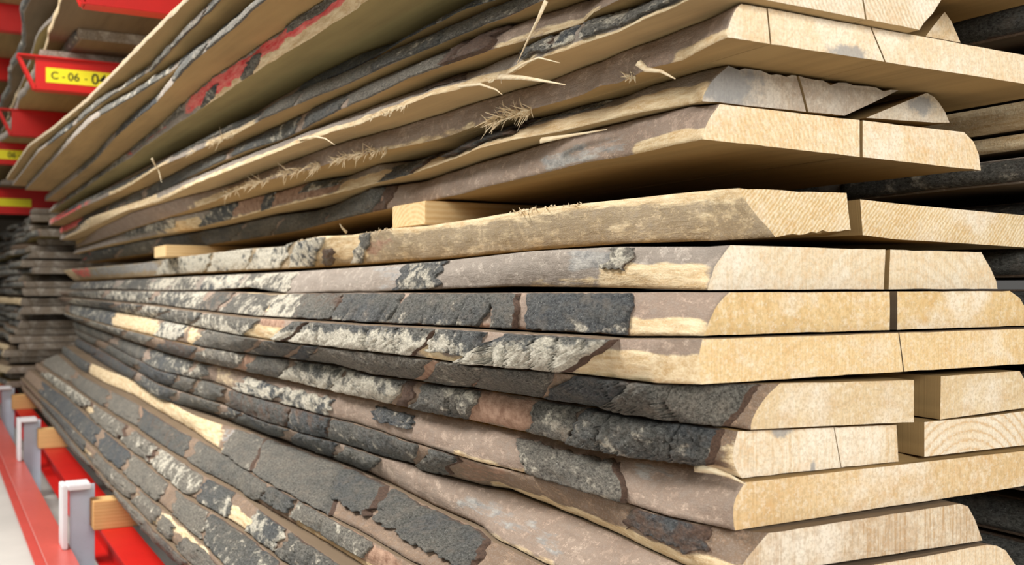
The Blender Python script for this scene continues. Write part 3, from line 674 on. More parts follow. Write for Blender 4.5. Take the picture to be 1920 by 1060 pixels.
board('B16', 'long grey barked board third from the bottom, split by black cross cracks',
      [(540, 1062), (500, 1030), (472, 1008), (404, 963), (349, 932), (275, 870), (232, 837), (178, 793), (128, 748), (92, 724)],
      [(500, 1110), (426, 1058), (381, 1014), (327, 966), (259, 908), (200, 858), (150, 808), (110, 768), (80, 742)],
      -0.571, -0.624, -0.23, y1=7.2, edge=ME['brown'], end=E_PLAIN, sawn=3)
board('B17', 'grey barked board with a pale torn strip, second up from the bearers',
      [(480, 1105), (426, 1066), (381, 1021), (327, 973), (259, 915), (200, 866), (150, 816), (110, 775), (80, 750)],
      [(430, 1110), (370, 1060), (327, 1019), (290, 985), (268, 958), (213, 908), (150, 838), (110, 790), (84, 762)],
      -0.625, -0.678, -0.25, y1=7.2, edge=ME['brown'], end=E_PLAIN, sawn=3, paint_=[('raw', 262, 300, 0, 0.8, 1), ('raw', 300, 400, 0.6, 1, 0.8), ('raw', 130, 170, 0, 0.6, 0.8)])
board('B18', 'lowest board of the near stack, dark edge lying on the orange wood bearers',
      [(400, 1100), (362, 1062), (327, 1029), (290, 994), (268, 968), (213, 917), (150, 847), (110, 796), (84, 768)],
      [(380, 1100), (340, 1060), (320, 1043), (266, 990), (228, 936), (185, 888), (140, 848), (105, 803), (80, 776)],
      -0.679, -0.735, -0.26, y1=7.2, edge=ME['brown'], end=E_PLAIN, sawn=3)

# ---- bark on the boards
def barks(rows):
    rr = random.Random(31)
    for key, xa, xb, v0, v1, kw in rows:
        kw = dict(kw)
        low = key in ('B13', 'B14', 'B15', 'B16', 'B17', 'B18')
        if low: kw['lichen'] = kw.get('lichen', 0.2) * (0.75 if key == 'B15' else 0.45)
        if xa - xb < 110 or 'oval' in kw.get('label', ''): bark(key, xa, xb, v0, v1, **kw); continue
        a = xa; first = True
        while a - xb > 14:                       # bark breaks into plates across the grain
            L = rr.uniform(110, 270) if a > 760 else (rr.uniform(60, 150) if a > 420 else rr.uniform(28, 80))
            b = max(xb, a - L)
            if b - xb < 24: b = xb
            q = dict(kw)
            if not first: q.pop('label', None)
            q['thick'] = kw['thick'] * rr.uniform(0.75, 1.3); q['lichen'] = max(0, kw.get('lichen', 0.2) + rr.uniform(-0.22, 0.22))
            q['slant'] = kw.get('slant', 12) + rr.uniform(-6, 10)
            if low and a < 520: q['tone'] = rr.uniform(0.1, 0.8)
            if rr.random() < 0.18 and not first: q['brown'] = 0.45
            bark(key, a, b, v0, v1, **q)
            first = False
            a = b - (rr.uniform(2, 6) if rr.random() < 0.8 else rr.uniform(8, 22))
barks([
 ('U', 420, 285, -0.2, 1.1, dict(thick=0.006, lichen=0.25)), ('U', 275, 95, -0.1, 1.1, dict(thick=0.005, lichen=0.25)),
 ('T', 470, 340, 0, 1.0, dict(thick=0.004, lichen=0.4)), ('T', 325, 165, -0.1, 1.1, dict(thick=0.006, lichen=0.25)),
 ('S', 520, 332, -0.15, 1.1, dict(thick=0.007, lichen=0.25)), ('S', 300, 150, 0, 1.0, dict(thick=0.004, lichen=0.4)),
 ('R', 640, 540, 0.62, 1.1, dict(thick=0.005, lichen=0.3)), ('R', 484, 462, 0.0, 0.55, dict(thick=0.007, lichen=0.3, brown=0.4, slant=12)),
 ('R', 406, 384, 0.0, 0.5, dict(thick=0.006, lichen=0.4, slant=14)), ('R', 340, 245, 0.35, 1.0, dict(thick=0.005, lichen=0.4)), ('R', 235, 120, 0, 0.8, dict(thick=0.004, lichen=0.4)),
 ('N', 940, 560, 0.0, 1.05, dict(thick=0.005, lichen=0.35)),
 ('O', 1010, 498, 0.02, 1.02, dict(thick=0.006, lichen=0.12, label='slate grey smooth bark')), ('O', 490, 330, 0.5, 1.05, dict(thick=0.004, lichen=0.4)), ('O', 320, 120, 0.4, 1.0, dict(thick=0.004, lichen=0.3)),
 ('P', 856, 575, 0.05, 1.0, dict(thick=0.006, lichen=0.15, label='slate grey smooth bark')), ('P', 940, 850, -0.1, 0.95, dict(thick=0.016, lichen=0.1, brown=0.75, slant=40, ragged=1.8, label='brown crumbly bark lump')),
 ('P', 560, 440, 0.0, 1.0, dict(thick=0.006, lichen=0.25, slant=16)), ('P', 425, 150, 0, 1.0, dict(thick=0.005, lichen=0.2)),
 ('Q', 1300, 1045, 0.22, 1.05, dict(thick=0.007, lichen=0.5, label='pale flaking bark')), ('Q', 1040, 985, 0.2, 0.9, dict(thick=0.010, lichen=0.4, brown=0.3, ragged=2)),
 ('Q', 875, 800, 0.5, 1.1, dict(thick=0.006, lichen=0.1, brown=0.7)),
 ('B2', 985, 868, 0.3, 0.97, dict(thick=0.016, lichen=0.1, brown=0.55, slant=60, ragged=2, label='torn dark bark flap')), ('B2', 800, 735, 0.0, 0.85, dict(thick=0.012, lichen=0.35, slant=50, ragged=1.6)),
 ('B2', 438, 384, 0.0, 1.0, dict(thick=0.008, lichen=0.4, slant=16)), ('B2', 515, 492, 0.0, 1.0, dict(thick=0.006, lichen=0.3, slant=10)), ('B2', 330, 235, 0.3, 1.0, dict(thick=0.007, lichen=0.5)),
 ('B2', 640, 570, 0.5, 1.05, dict(thick=0.006, lichen=0.4, slant=20)), ('B2', 1140, 1000, 0.75, 1.1, dict(thick=0.004, lichen=0.3)),
 ('B3', 712, 295, 0.12, 1.05, dict(thick=0.007, lichen=0.05, slant=24, label='blue-black speckled bark')), ('B3', 288, 110, 0.1, 1.05, dict(thick=0.007, lichen=0.08, slant=14)),
 ('B3', 738, 716, -0.05, 0.95, dict(thick=0.006, brown=0.8, slant=24)),
 ('B4', 540, 395, 0.12, 1.0, dict(thick=0.006, lichen=0.85, slant=14, label='whitish crusted bark')), ('B4', 600, 548, 0.1, 1.0, dict(thick=0.006, lichen=0.75, slant=14)), ('B4', 690, 668, 0.1, 0.95, dict(thick=0.004, lichen=0.45, slant=18)),
 ('B4', 392, 300, 0.1, 0.95, dict(thick=0.008, lichen=0.8, slant=18)), ('B4', 625, 606, 0.05, 0.6, dict(thick=0.004, brown=0.7)),
 ('B5', 828, 750, 0.15, 0.95, dict(thick=0.007, lichen=0.4, brown=0.3, slant=30, ragged=1.8)), ('B5', 548, 380, 0.1, 1.0, dict(thick=0.005, lichen=0.42, slant=20)), ('B5', 1185, 1135, 0.35, 1.0, dict(thick=0.005, lichen=0.4, brown=0.3, slant=30, ragged=2)),
 ('B5', 370, 225, 0.05, 1.0, dict(thick=0.004, lichen=0.5, slant=14)), ('B5', 215, 120, 0.05, 1.0, dict(thick=0.004, lichen=0.35, slant=10)),
 ('B6', 1186, 930, 0.14, 1.02, dict(thick=0.010, lichen=0.2, lg=0.5, slant=10, label='dark bark with grey lichen')), ('B6', 918, 560, 0.1, 1.02, dict(thick=0.009, lichen=0.18, lg=0.6, slant=30, label='dark bark with grey lichen')),
 ('B6', 565, 505, 0.15, 1.0, dict(thick=0.006, lichen=0.6, slant=24)), ('B6', 512, 385, 0.05, 1.0, dict(thick=0.008, lichen=0.35, lg=0.3, slant=34)), ('B6', 380, 290, 0.05, 1.0, dict(thick=0.007, lichen=0.5, slant=26)),
 ('B6', 283, 200, 0.05, 1.0, dict(thick=0.007, lichen=0.55, slant=18)), ('B6', 195, 130, 0.05, 1.0, dict(thick=0.006, lichen=0.45, slant=10)),
 ('B7', 1118, 905, 0.02, 1.0, dict(thick=0.017, lichen=0.95, lg=1.3, slant=95, label='bark crusted with cream lichen')), ('B7', 902, 812, 0.22, 1.0, dict(thick=0.011, lichen=0.45, lg=0.3, slant=24)),
 ('B7', 800, 535, 0.08, 1.0, dict(thick=0.012, lichen=0.85, lg=1.3, slant=40, label='bark crusted with cream lichen')), ('B7', 474, 375, 0.05, 1.0, dict(thick=0.008, lichen=0.5, lg=0.4, slant=28)),
 ('B7', 368, 215, 0.05, 1.0, dict(thick=0.008, lichen=0.35, slant=20)), ('B7', 210, 130, 0.05, 1.0, dict(thick=0.008, lichen=0.5, slant=12)),
 ('B8', 1400, 1050, 0.0, 1.0, dict(thick=0.013, lichen=0.1, slant=60, ragged=1.5, crumb=1.6, label='thick black crumbly bark')),
 ('B8', 1030, 905, 0.05, 1.0, dict(thick=0.009, lichen=0.15, slant=14)), ('B8', 900, 815, 0.03, 1.0, dict(thick=0.009, lichen=0.25, slant=30)),
 ('B8', 790, 560, 0.05, 1.0, dict(thick=0.009, lichen=0.32, slant=24)), ('B8', 548, 375, 0.05, 1.0, dict(thick=0.008, lichen=0.22, slant=24)), ('B8', 345, 300, 0.05, 1.0, dict(thick=0.007, lichen=0.6, slant=20)),
 ('B8', 215, 130, 0.05, 1.0, dict(thick=0.008, lichen=0.45, slant=10)),
 ('B9', 1345, 1090, 0.08, 1.0, dict(thick=0.014, lichen=0.15, slant=36, ragged=1.5, crumb=2.0, label='thick black crumbly bark')), ('B9', 1085, 1000, 0.1, 1.0, dict(thick=0.008, lichen=0.35, brown=0.35, slant=20, ragged=2)),
 ('B9', 890, 785, 0.05, 1.0, dict(thick=0.011, lichen=0.32, slant=26)), ('B9', 775, 755, 0.1, 1.0, dict(thick=0.006, brown=0.8, slant=20)), ('B9', 750, 540, 0.05, 1.0, dict(thick=0.010, lichen=0.55, lg=0.3, slant=28, label='lichen flecked bark')),
 ('B9', 535, 470, 0.1, 1.0, dict(thick=0.008, lichen=0.2, slant=20)), ('B9', 455, 372, 0.05, 1.0, dict(thick=0.008, lichen=0.3, slant=24)), ('B9', 362, 300, 0.1, 0.95, dict(thick=0.006, brown=0.5, lichen=0.2, slant=18)), ('B9', 280, 108, 0.1, 0.95, dict(thick=0.006, lichen=0.5, slant=14)),
 ('B10', 1172, 985, 0.12, 0.86, dict(thick=0.013, lichen=0.18, slant=-14, ragged=1.2, label='oval patch of black bark')), ('B10', 775, 705, 0.42, 0.86, dict(thick=0.010, lichen=0.35, slant=6)),
 ('B10', 620, 455, 0.1, 0.8, dict(thick=0.007, lichen=0.5, brown=0.2, slant=14, ragged=2)), ('B10', 390, 280, 0.1, 1.0, dict(thick=0.007, lichen=0.35, slant=16)), ('B10', 270, 105, 0.1, 1.0, dict(thick=0.006, lichen=0.4, slant=10)),
 ('B11', 780, 370, 0.08, 1.0, dict(thick=0.008, lichen=0.12, slant=10, label='blue-black bark')), ('B11', 850, 796, 0.1, 0.95, dict(thick=0.012, lichen=0.1, slant=24, ragged=1.6)), ('B11', 360, 96, 0.1, 1.0, dict(thick=0.007, lichen=0.2)),
 ('B11', 1330, 1180, 0.4, 0.95, dict(thick=0.004, brown=0.6, lichen=0.2, ragged=2)),
 ('B12', 706, 640, 0.0, 1.0, dict(thick=0.010, lichen=0.2, slant=26)), ('B12', 628, 420, 0.05, 1.0, dict(thick=0.007, lichen=0.15, brown=0.2, slant=20)), ('B12', 410, 90, 0.0, 1.0, dict(thick=0.007, lichen=0.25)),
 ('B13', 905, 640, 0.36, 1.0, dict(thick=0.018, lichen=0.1, slant=34, lift=0.006, label='jutting slab of black bark')), ('B13', 640, 430, 0.15, 1.02, dict(thick=0.013, lichen=0.22, slant=20)),
 ('B13', 168, 84, 0.0, 1.0, dict(thick=0.010, lichen=0.3)), ('B14', 690, 500, 0.3, 1.0, dict(thick=0.010, lichen=0.25, slant=14)), ('B14', 493, 365, 0.05, 1.0, dict(thick=0.008, lichen=0.2, slant=16)), ('B14', 258, 86, 0.0, 1.0, dict(thick=0.007, lichen=0.15)), ('B14', 355, 265, 0.05, 1.0, dict(thick=0.006, lichen=0.3, brown=0.4, slant=12)),
 ('B15', 640, 475, 0.1, 1.0, dict(thick=0.010, lichen=0.5, slant=14, crumb=2.0, label='pebbly speckled bark')), ('B15', 435, 380, 0.05, 1.0, dict(thick=0.010, lichen=0.5, slant=18)), ('B15', 372, 242, 0.05, 1.0, dict(thick=0.011, lichen=0.5, slant=16, crumb=2.0)), ('B15', 234, 84, 0.0, 1.0, dict(thick=0.012, lichen=0.6, crumb=2.0)),
 ('B16', 520, 390, 0.0, 1.0, dict(thick=0.008, lichen=0.3, slant=14)), ('B16', 384, 242, 0.0, 1.0, dict(thick=0.008, lichen=0.3, slant=16)), ('B16', 236, 190, 0.0, 1.0, dict(thick=0.008, lichen=0.35, slant=16)), ('B16', 184, 80, 0.0, 1.0, dict(thick=0.009, lichen=0.4, slant=10)),
 ('B17', 440, 300, 0.0, 0.85, dict(thick=0.009, lichen=0.3, slant=14)), ('B17', 296, 256, 0.0, 1.0, dict(thick=0.009, lichen=0.35, slant=16)), ('B17', 250, 172, 0.0, 1.0, dict(thick=0.009, lichen=0.3, slant=14)), ('B17', 160, 78, 0.0, 1.0, dict(thick=0.008, lichen=0.25)),
 ('B18', 400, 180, 0.0, 1.0, dict(thick=0.006, lichen=0.1)), ('B18', 170, 82, 0.0, 1.0, dict(thick=0.008, lichen=0.3)),
])
# ---- splinters and fibres
splinter('Q', [(1024, 2), (1008, 38), (985, 85), (970, 118)], (0.05, 0.05, 0.03, 0.006), 0.0032, 'long straw-like splinter')
splinter('Q', [(950, 140), (980, 120), (1010, 108), (1050, 118)], (0.0, 0.012, 0.014, 0.02))
splinter('Q', [(860, 162), (900, 158), (930, 168), (942, 178)], (0.002, 0.012, 0.016, 0.02))
splinter('Q', [(935, 144), (980, 146), (1020, 152), (1060, 159)], (0.0, 0.01, 0.014, 0.016), 0.0032, 'broad reddish splinter')
splinter('Q', [(560, 262), (590, 256), (610, 260), (628, 272)], (0.0, 0.01, 0.014, 0.018))
splinter('B1', [(1197, 118), (1212, 131), (1240, 134), (1266, 148)], (0.02, 0.012, 0.012, 0.016), 0.0035)
splinter('B2', [(1015, 264), (1060, 256), (1138, 243)], (0.008, 0.010, 0.002), 0.0035)
splinter('O', [(285, 298), (292, 312), (297, 318), (303, 342)], (0.05, 0.03, 0.02, 0.04), 0.003)
splinter('B4', [(650, 436), (642, 428), (637, 420)], (0.0, 0.012, 0.02), 0.003)
splinter('B9', [(1305, 878), (1340, 884), (1370, 894), (1400, 910)], (0.012, 0.022, 0.026, 0.026), 0.0035, 'orange torn splinter')
fibres('B1', 725, 630, 0.0, 130, 0.026, 1); fibres('B1', 600, 460, 0.05, 200, 0.022, 2); fibres('B1', 995, 925, -0.1, 190, 0.024, 3); fibres('B1', 1195, 1170, 0.0, 26, 0.014, 4); fibres('B1', 450, 395, 0.05, 40, 0.02, 5)
fibres('O', 450, 330, 0.0, 50, 0.03, 6); fibres('Q', 940, 640, 0.0, 50, 0.012, 7); fibres('B4', 1240, 900, 1.0, 40, 0.010, 8); fibres('B4', 880, 560, 1.0, 30, 0.012, 9)

# ------------------------------------------------------------------ boards seen only by their sawn ends
def prism_board(label, poly, y0, y1, end, name='sawn_board', sawn=0, sh=(0, 0)):
    P = [on_y(a, b, y0) for a, b in poly]; n = len(P); V = []; Fc = []; fm = []
    st = np.linspace(y0, y1, 14); zc = sum(p[1] for p in P) / n
    for j, y in enumerate(st):
        for i, (x, z) in enumerate(P):
            V.append((x + sh[0] * (y - y0) / (y1 - y0), y + (nz(x * 40, z * 40, 3) * 0.001 if j == 0 else 0), z + (zc - z) * min(0.3, 0.55 * (y - y0))))
    for j in range(len(st) - 1):
        for i in range(n):
            i2 = (i + 1) % n
            Fc.append((j * n + i, (j + 1) * n + i, (j + 1) * n + i2, j * n + i2)); fm.append(0)
    Fc.append(tuple(range(n))); fm.append(1)
    Fc.append(tuple((len(st) - 1) * n + i for i in reversed(range(n)))); fm.append(1)
    o = mesh_obj(name, V, Fc, [M_SAWN[sawn], end], None, fm, origin=(P[0][0], y0, min(p[1] for p in P)))
    return tag(o, label, 'board')
prism_board('narrow wedge of grey stained wood split off, lying right of the weathered board end', [(1624, 221), (1682, 197), (1738, 174), (1752, 182), (1762, 194), (1772, 210), (1780, 230), (1752, 230)], 0.108, 1.2,
            E('blue_stained', 31, (0.80, 0.70, 0.54), (0.62, 0.52, 0.41), grey=0.12, saw=0.8, sawrot=0.2, stain=[(*rel(1728, 200, (1624, 224), 0.108), 0.035, 0.018)]), 'split_board')
prism_board('right-hand ribbed plank end next to the split, beside the one carrying the sticker', [(1618, 441), (1613, 374), (1690, 383), (1800, 393), (1920, 404), (1942, 406), (1942, 466), (1890, 462), (1800, 456), (1680, 449)], 0.10, 1.6, B4_END)
prism_board('upper of the two small blocks right of the narrow slots, half shaded', [(1763, 787), (1764, 706), (1880, 698), (1912, 696), (1926, 720), (1930, 764)], 0.005, 1.4, B8_END, 'sawn_board')
prism_board('small block end with curved growth rings, right of the lower narrow slot', [(1733, 857), (1733, 792), (1840, 782), (1945, 768), (1945, 832)], 0.005, 1.4,
            E('ringed', 32, (0.87, 0.80, 0.68), (0.80, 0.66, 0.47), rings=1.6, centre=(0.09, -0.09), freq=150, saw=0.2))
prism_board('shaded tan board tip peeping from behind the grooved top block at right', [(1736, 68), (1752, 46), (1772, 22), (1784, 40), (1801, 80)], 0.10, 0.9, E('shaded', 33))

# ------------------------------------------------------------------ stickers and bearers of pine
def block(label, x0, x1, y0, y1, z0, z1, mat, name='wood_sticker'):
    if z0 is None:
        a, b = BOARDS['B4'], BOARDS['B3']; q = np.linspace(y0 - 0.05, y1 + 0.05, 9)
        z0 = float(np.max(np.interp(q, a.Y, a.EZ[:, -1]))) + 0.001; z1 = float(np.min(np.interp(q, b.Y, b.ZB))) - 0.001 + (z1 or 0.0)
    return tag(box(name, x0, x1, y0, y1, z0, z1, mat, bev=0.002), label, 'wood block')
block('pale pine sticker holding the planks apart over the dark gap, ring pattern on its end', 0.066, 0.50, 1.03, 1.21, None, -0.005, M_PINE)
block('far pale sticker in the same gap, deep along the stack at left', 0.0, 0.45, 3.45, 3.7, None, None, M_PINE)
for i, (y, lab) in enumerate(((2.9, 'nearest orange wood bearer under the stack, beside the nearest white bracket'), (5.02, 'middle orange wood bearer under the stack, beside the second white bracket'), (7.05, 'farthest orange wood bearer under the stack, at the left frame edge'))):
    block(lab, -0.346, 0.6, y, y + 0.10, -0.836, -0.738, M_PINE2, 'wood_bearer')

# ------------------------------------------------------------------ steel rack
def rail(label, x0, x1, zt, h, mat, name):
    r = bpy.data.objects.new(name, None); COL.objects.link(r); r.location = (x0, -1.0, zt - h)
    og = (x0, -1.0, zt - h)
    box('top_flange', x0, x1, -1.0, 14, zt - 0.012, zt, mat, r, og, 0.002)
    box('web', (x0 + x1) / 2 - 0.008, (x0 + x1) / 2 + 0.008, -1.0, 14, zt - h + 0.012, zt - 0.012, mat, r, og, 0)
    box('bottom_flange', x0, x1, -1.0, 14, zt - h, zt - h + 0.012, mat, r, og, 0.002)
    return tag(r, label, 'rail')
rail('outer pinkish red floor rail at the bottom left corner beside the pale floor', -0.505, -0.413, -0.90, 0.12, M_PINKRED, 'steel_rail')
rail('inner bright red rail running beneath the orange wood bearers', -0.322, -0.216, -0.8365, 0.14, M_RED, 'steel_rail')
for y, lab in ((2.93, 'nearest white-edged blue-grey steel bracket beside the near bearer'), (5.05, 'second white-edged blue-grey steel bracket along the red rail'), (7.08, 'farthest blue-grey steel bracket, cut off by the left frame edge')):
    r = bpy.data.objects.new('steel_bracket', None); COL.objects.link(r); og = (-0.443, y, FLOOR); r.location = og
    box('end_flange', -0.443, -0.425, y, y + 0.11, -0.899, -0.679, M_STEEL, r, og)
    box('top_flange', -0.425, -0.349, y, y + 0.11, -0.697, -0.679, M_STEEL, r, og)
    box('web', -0.408, -0.325, y + 0.104, y + 0.11, FLOOR, -0.697, M_BLUE, r, og, 0)
    tag(r, lab, 'bracket', 'steel brackets along the rail')

def text_mesh(s, size, loc, mat, parent, name='printed_code', og=(0, 0, 0)):
    c = bpy.data.curves.new('code_text', 'FONT'); c.body = s; c.size = size; c.extrude = 0.0006; c.align_x = 'LEFT'; c.offset = size * 0.012
    t = bpy.data.objects.new('code_text', c); COL.objects.link(t)
    dg = bpy.context.evaluated_depsgraph_get()
    me = bpy.data.meshes.new_from_object(t.evaluated_get(dg))
    bpy.data.objects.remove(t); bpy.data.curves.remove(c)
    for v in me.vertices: v.co = Vector((loc[0] + v.co.x - og[0], loc[1] - v.co.z - og[1], loc[2] + v.co.y - og[2]))
    me.materials.clear(); me.materials.append(mat); me.name = name
    o = bpy.data.objects.new(name, me); COL.objects.link(o); o.parent = parent
    return o

def arm(y, z0, z1, xl, lab, label=None, name='rack_arm', xr=1.4):
    r = bpy.data.objects.new(name, None); COL.objects.link(r); og = (xl, y, z0); r.location = og
    box('web', xl, xr, y, y + 0.008, z0, z1, M_RED, r, og, 0)
    box('top_flange', xl - 0.08, xr, y - 0.02, y + 0.07, z1 - 0.001, z1 + 0.008, M_RED, r, og, 0.002)
    box('bottom_flange', xl, xr, y - 0.01, y + 0.07, z0 - 0.008, z0 + 0.001, M_RED, r, og, 0.002)
    w_ = 0.016; d = 0.05
    V = []
    for yy in (y, y + d):
        V += [(xl - 0.08, yy, z1), (xl - 0.08 + w_, yy, z1), (xl + w_ * 0.6, yy, z0 - 0.006), (xl - w_ * 0.6, yy, z0 - 0.006)]
    mesh_obj('end_brace', V, [(3, 2, 1, 0), (4, 5, 6, 7), (0, 1, 5, 4), (1, 2, 6, 5), (2, 3, 7, 6), (3, 0, 4, 7)], M_RED, r, origin=og)
    if label:
        x_at = lambda px: CAM[0] + (y - CAM[1]) * ray(px, 0)[0] / ray(px, 0)[1]
        zc = z0 + (z1 - z0) * 0.455; lx = x_at(label[0])
        plate = box('label_plate', lx, lx + 0.52, y - 0.0025, y - 0.0002, zc - 0.036, zc + 0.036, M_YEL, r, og, 0)
        for s_, px, size in label[1]:
            text_mesh(s_, size, (x_at(px), y - 0.003, zc - 0.35 * size), M_INK, plate, og=og)
    return tag(r, lab, 'rack arm')
code = (86, [('C', 95, 0.050), ('-', 116, 0.045), ('06', 127, 0.054), ('-', 158, 0.045), ('04', 171, 0.072)])
arm(2.82, 0.972, 1.12, -0.385, 'nearest bright red rack arm, at the top edge of the photo')
arm(4.54, 0.972, 1.12, -0.40, 'red rack arm with a yellow code label behind the topmost board', code)
arm(6.25, 0.972, 1.12, -0.40, 'plain red rack arm just below the yellow-labelled arm')
arm(7.95, 0.972, 1.12, -0.42, 'far red rack arm with a cropped yellow label at the left frame edge', (-30, [('06', 14, 0.06), ('-', 33, 0.06)]))
arm(9.65, 0.70, 0.92, -0.42, 'deep dark red rack beam low at the left frame edge, just above the far stack', (-60, []))
arm(6.25, 1.62, 1.77, -0.52, 'upper dark red rack arm at the top left corner')
arm(7.95, 1.62, 1.77, -0.52, 'upper dark red rack arm further back, below the corner one')
arm(9.65, 1.62, 1.77, -0.52, 'third upper dark red rack arm, smallest at the left edge')
# ------------------------------------------------------------------ neighbouring stacks
def rough_board(label, x0, x1, y0, y1, z0, z1, edge, seed, group=None, lichen=0.3, barked=True, sawn=0, end=None, wav=0.03, key=None):
    """A plainer board: ragged live edge toward the aisle and, where the photo shows it, bark."""
    r = random.Random(seed); n = 60; Y = np.linspace(y0, y1, n); NV = 6; V = []; Fc = []; fm = []; sm = []
    EX = np.zeros((n, NV)); EZ = np.zeros((n, NV)); vv = np.linspace(0, 1, NV); sl = r.uniform(-0.02, 0.045)
    for j, y in enumerate(Y):
        base = x0 + nz(y * 0.9, seed * 3.1, 0) * wav + nz(y * 5, seed * 3.1, 2) * wav * 0.25
        for i, v in enumerate(vv):
            EX[j, i] = base + sl * v - 0.008 * 4 * v * (1 - v) + nz(y * 16, v * 3, seed) * 0.004
            EZ[j, i] = z0 + (z1 - z0) * v
            V.append((EX[j, i], y, EZ[j, i]))
        V += [(x1, y, z1), (x1 + 0.02, y, (z0 + z1) / 2), (x1, y, z0)]
    R = NV + 3
    for j in range(n - 1):
        for i in range(R):
            i2 = (i + 1) % R
            Fc.append((j * R + i, (j + 1) * R + i, (j + 1) * R + i2, j * R + i2)); fm.append(1 if i < NV - 1 else 0); sm.append(i < NV - 1)
    Fc.append(tuple(range(R))); fm.append(2); sm.append(False)
    Fc.append(tuple((n - 1) * R + i for i in reversed(range(R)))); fm.append(2); sm.append(False)
    og = (x0, y0, z0)
    at = {a: np.zeros(len(V)) for a in ('raw', 'grey', 'red', 'rust')}
    if not barked: at['raw'][:] = r.choice((0.0, 0.0, 0.9))
    o = mesh_obj('live_edge_board', V, Fc, [M_SAWN[sawn], edge, end or (E_DIMMED if y0 > 2 else E_PLAIN)], None, fm, at, sm, origin=og)
    tag(o, label, 'board', group)
    if barked:
        B = Board(); B.o, B.origin, B.Y, B.EX, B.EZ, B.vv = o, og, Y, EX, EZ, vv; B.PX = None
        cuts = sorted([y0 + 0.02, y1 - 0.02] + [r.uniform(y0 + 0.3, y1 - 0.3) for _ in range(3)])
        for a, b in zip(cuts[:-1], cuts[1:]):
            if b - a < 0.25: continue
            nx, nv = 40, 6; W = []; A = {'lichen': [], 'brown': [], 'red': []}
            for j in range(nx + 1):
                f = j / nx; y = a + (b - a - 0.05) * f
                for i in range(nv + 1):
                    g = i / nv; v = 0.05 + 0.93 * g
                    x = np.interp(y, Y, EX[:, 0]) * (1 - v) + np.interp(y, Y, EX[:, -1]) * v - 0.032 * v * (1 - v); z = z0 + (z1 - z0) * v
                    bd = min(j, nx - j, i, nv - i); h = -0.002 if bd < 1 else 0.009 * (1 + 0.5 * fbm(y * 12, z * 40, seed))
                    W.append((x - h, y, z)); A['lichen'].append(lichen); A['brown'].append(0.8 if bd < 1 else 0); A['red'].append(0)
            m = nv + 1
            mesh_obj('bark', W, [(j * m + i, (j + 1) * m + i, (j + 1) * m + i + 1, j * m + i + 1) for j in range(nx) for i in range(nv)], M_BARK, o, None, A, True, origin=og)
    return o
# stack to the right, seen past the sawn ends
RS = [
 (0.66, 0.02, 0.470, 0.515, 'grey', False, 'tan board of the right-hand stack at the top right corner'),
 (0.70, -0.2, 0.412, 0.462, 'brown', True, 'blue-black barked board of the right-hand stack, just below the top right corner'),
 (0.74, -0.2, 0.330, 0.385, 'brown', True, 'black edged board of the right-hand stack hidden behind the wide stained board'),
 (0.72, -0.2, 0.262, 0.305, 'brown', False, 'pinkish brown board edge of the right-hand stack, right of the rounded plank end'),
 (0.73, -0.2, 0.228, 0.255, 'brown', False, 'thin dark brown board of the right-hand stack, under the pinkish one'),
 (0.71, -0.2, 0.172, 0.214, 'grey', True, 'grey barked board of the right-hand stack, above the black gap'),
 (0.76, -0.2, 0.105, 0.150, 'grey', True, 'grey barked board of the right-hand stack, below the black gap'),
 (0.74, -0.2, 0.020, 0.070, 'brown', True, 'dark board of the right-hand stack, level with the splintered right corner'),
 (0.73, -0.2, -0.050, 0.000, 'brown', True, 'dark board of the right-hand stack behind the honey coloured split end'),
 (0.74, -0.2, -0.120, -0.070, 'brown', True, 'dark board of the right-hand stack behind the amber hairline split end'),
 (0.74, -0.2, -0.190, -0.140, 'brown', True, 'dark board of the right-hand stack behind the small blocks'),
 (0.74, -0.2, -0.265, -0.210, 'brown', True, 'dark board of the right-hand stack behind the wide amber board'),
 (0.73, -0.2, -0.330, -0.280, 'brown', True, 'dark board of the right-hand stack in the black corner under the amber board'),
 (0.78, -0.2, -0.420, -0.360, 'brown', True, 'dark grey board of the right-hand stack, at the bottom right corner'),
 (0.76, -0.2, -0.485, -0.430, 'brown', True, 'dark board of the right-hand stack just under the one at the bottom right corner'),
 (0.74, -0.2, -0.550, -0.495, 'brown', True, 'lowest dark board of the right-hand stack showing at the bottom right corner'),
]
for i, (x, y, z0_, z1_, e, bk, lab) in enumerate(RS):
    rough_board(lab, x, 1.3, y, 6, z0_, z1_, ME[e], 40 + i, lichen=0.05 if e == 'brown' else 0.28, barked=bk, sawn=0 if i == 0 else 3)
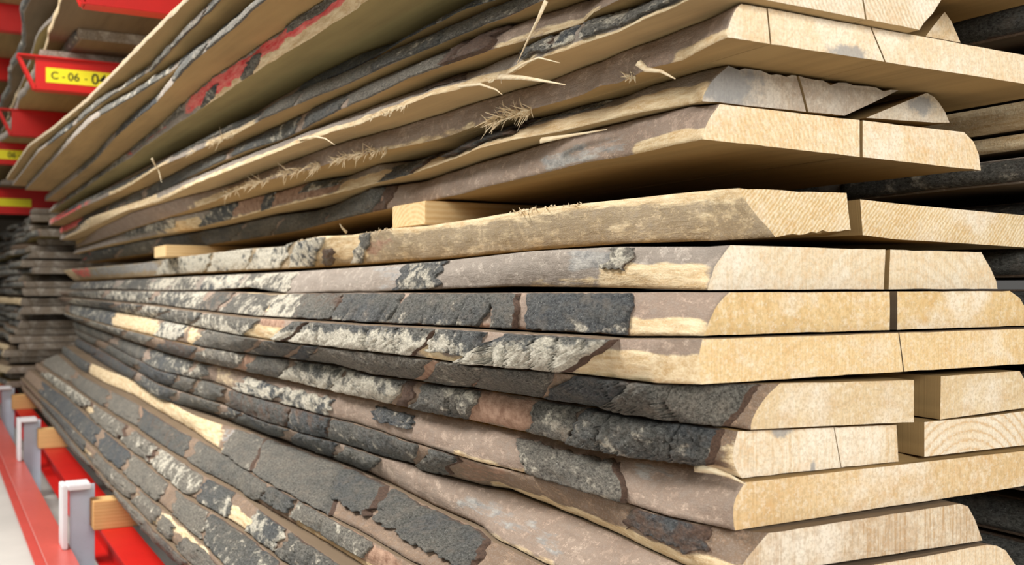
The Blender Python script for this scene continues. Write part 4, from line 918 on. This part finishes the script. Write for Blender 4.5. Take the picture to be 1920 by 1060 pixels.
# next stack along the aisle, blurred at the left edge
r = random.Random(4)
ORD = ['lowest', 'second lowest', 'third lowest', 'fourth lowest', 'fifth lowest', 'sixth lowest', 'seventh lowest', 'eighth lowest', 'ninth lowest', 'tenth lowest', 'eleventh lowest', 'twelfth lowest', 'thirteenth lowest', 'fourteenth lowest', 'fifteenth lowest',
       'sixteenth lowest', 'seventeenth lowest', 'eighteenth lowest', 'nineteenth lowest', 'twentieth lowest', 'fifth from the top', 'fourth from the top', 'third from the top', 'second from the top', 'topmost']
z = -0.735; i = 0
while i < 25:
    if z > 0.62: break
    th = 0.042 + 0.014 * r.random()
    wide = -0.36 + 0.10 * min(1, abs(z + 0.62) * 2) + 0.05 * r.random() + (0.10 if z > 0.3 else 0)
    rough_board('%s blurred board of the far stack at the left edge' % ORD[i], wide, 0.6, 7.5 + 0.5 * r.random(), 14.5, z, z + th, ME[r.choice(['tan', 'grey', 'pink', 'brown', 'brown'])], 60 + i,
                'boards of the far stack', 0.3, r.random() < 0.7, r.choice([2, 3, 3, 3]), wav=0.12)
    z += th + (0.006 if r.random() < 0.75 else 0.02); i += 1
block('dark pine bearer under the far stack, low at the left edge', -0.36, 0.6, 9.2, 9.3, -0.836, -0.738, M_PINE2, 'wood_bearer')
# boards on the rack arms above
nm = ['lowest', 'second lowest', 'third lowest', 'fourth lowest', 'fifth lowest', 'sixth lowest', 'seventh lowest', 'eighth lowest', 'ninth lowest', 'tenth lowest', 'eleventh lowest', 'topmost']
zz = 1.130; r = random.Random(12)
for i in range(9):
    th = 0.04 + 0.012 * r.random(); x = (-0.36, -0.22, -0.33, -0.12, -0.30, -0.16, -0.26, -0.36, -0.2)[i]
    rough_board('%s blurred board on the red rack arms at top left' % nm[i], x, 0.9, (4.62, 4.3, 3.6, 4.0, 3.4, 3.6, 3.0, 3.2, 3.2)[i], 12.5, zz, zz + th, ME[('grey', 'brown', 'tan', 'brown', 'grey', 'brown', 'pink', 'grey', 'brown')[i]], 90 + i,
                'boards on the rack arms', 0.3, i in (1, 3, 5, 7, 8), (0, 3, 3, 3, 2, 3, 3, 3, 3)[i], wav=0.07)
    zz += th + 0.002
for i, (x0_, x1_) in enumerate(((-0.50, -0.14), (0.0, 0.4))):
    rough_board(('tan board on the upper red arms at the top left corner', 'inner board on the upper red arms, mostly hidden at top left')[i], x0_, x1_, 5.6, 12.5, 1.780, 1.83, ME['tan'], 120 + i, None, 0.3, False, (0, 2)[i], wav=0.05)
for i in range(3):
    rough_board(('lower', 'middle', 'upper')[i] + ' dark board on the deep red beam at the left edge', -0.3 + 0.06 * i, 0.6, 9.3, 14.5, 0.930 + i * 0.045, 0.972 + i * 0.045, ME['brown'], 130 + i, None, 0.2, True, 3, wav=0.05)
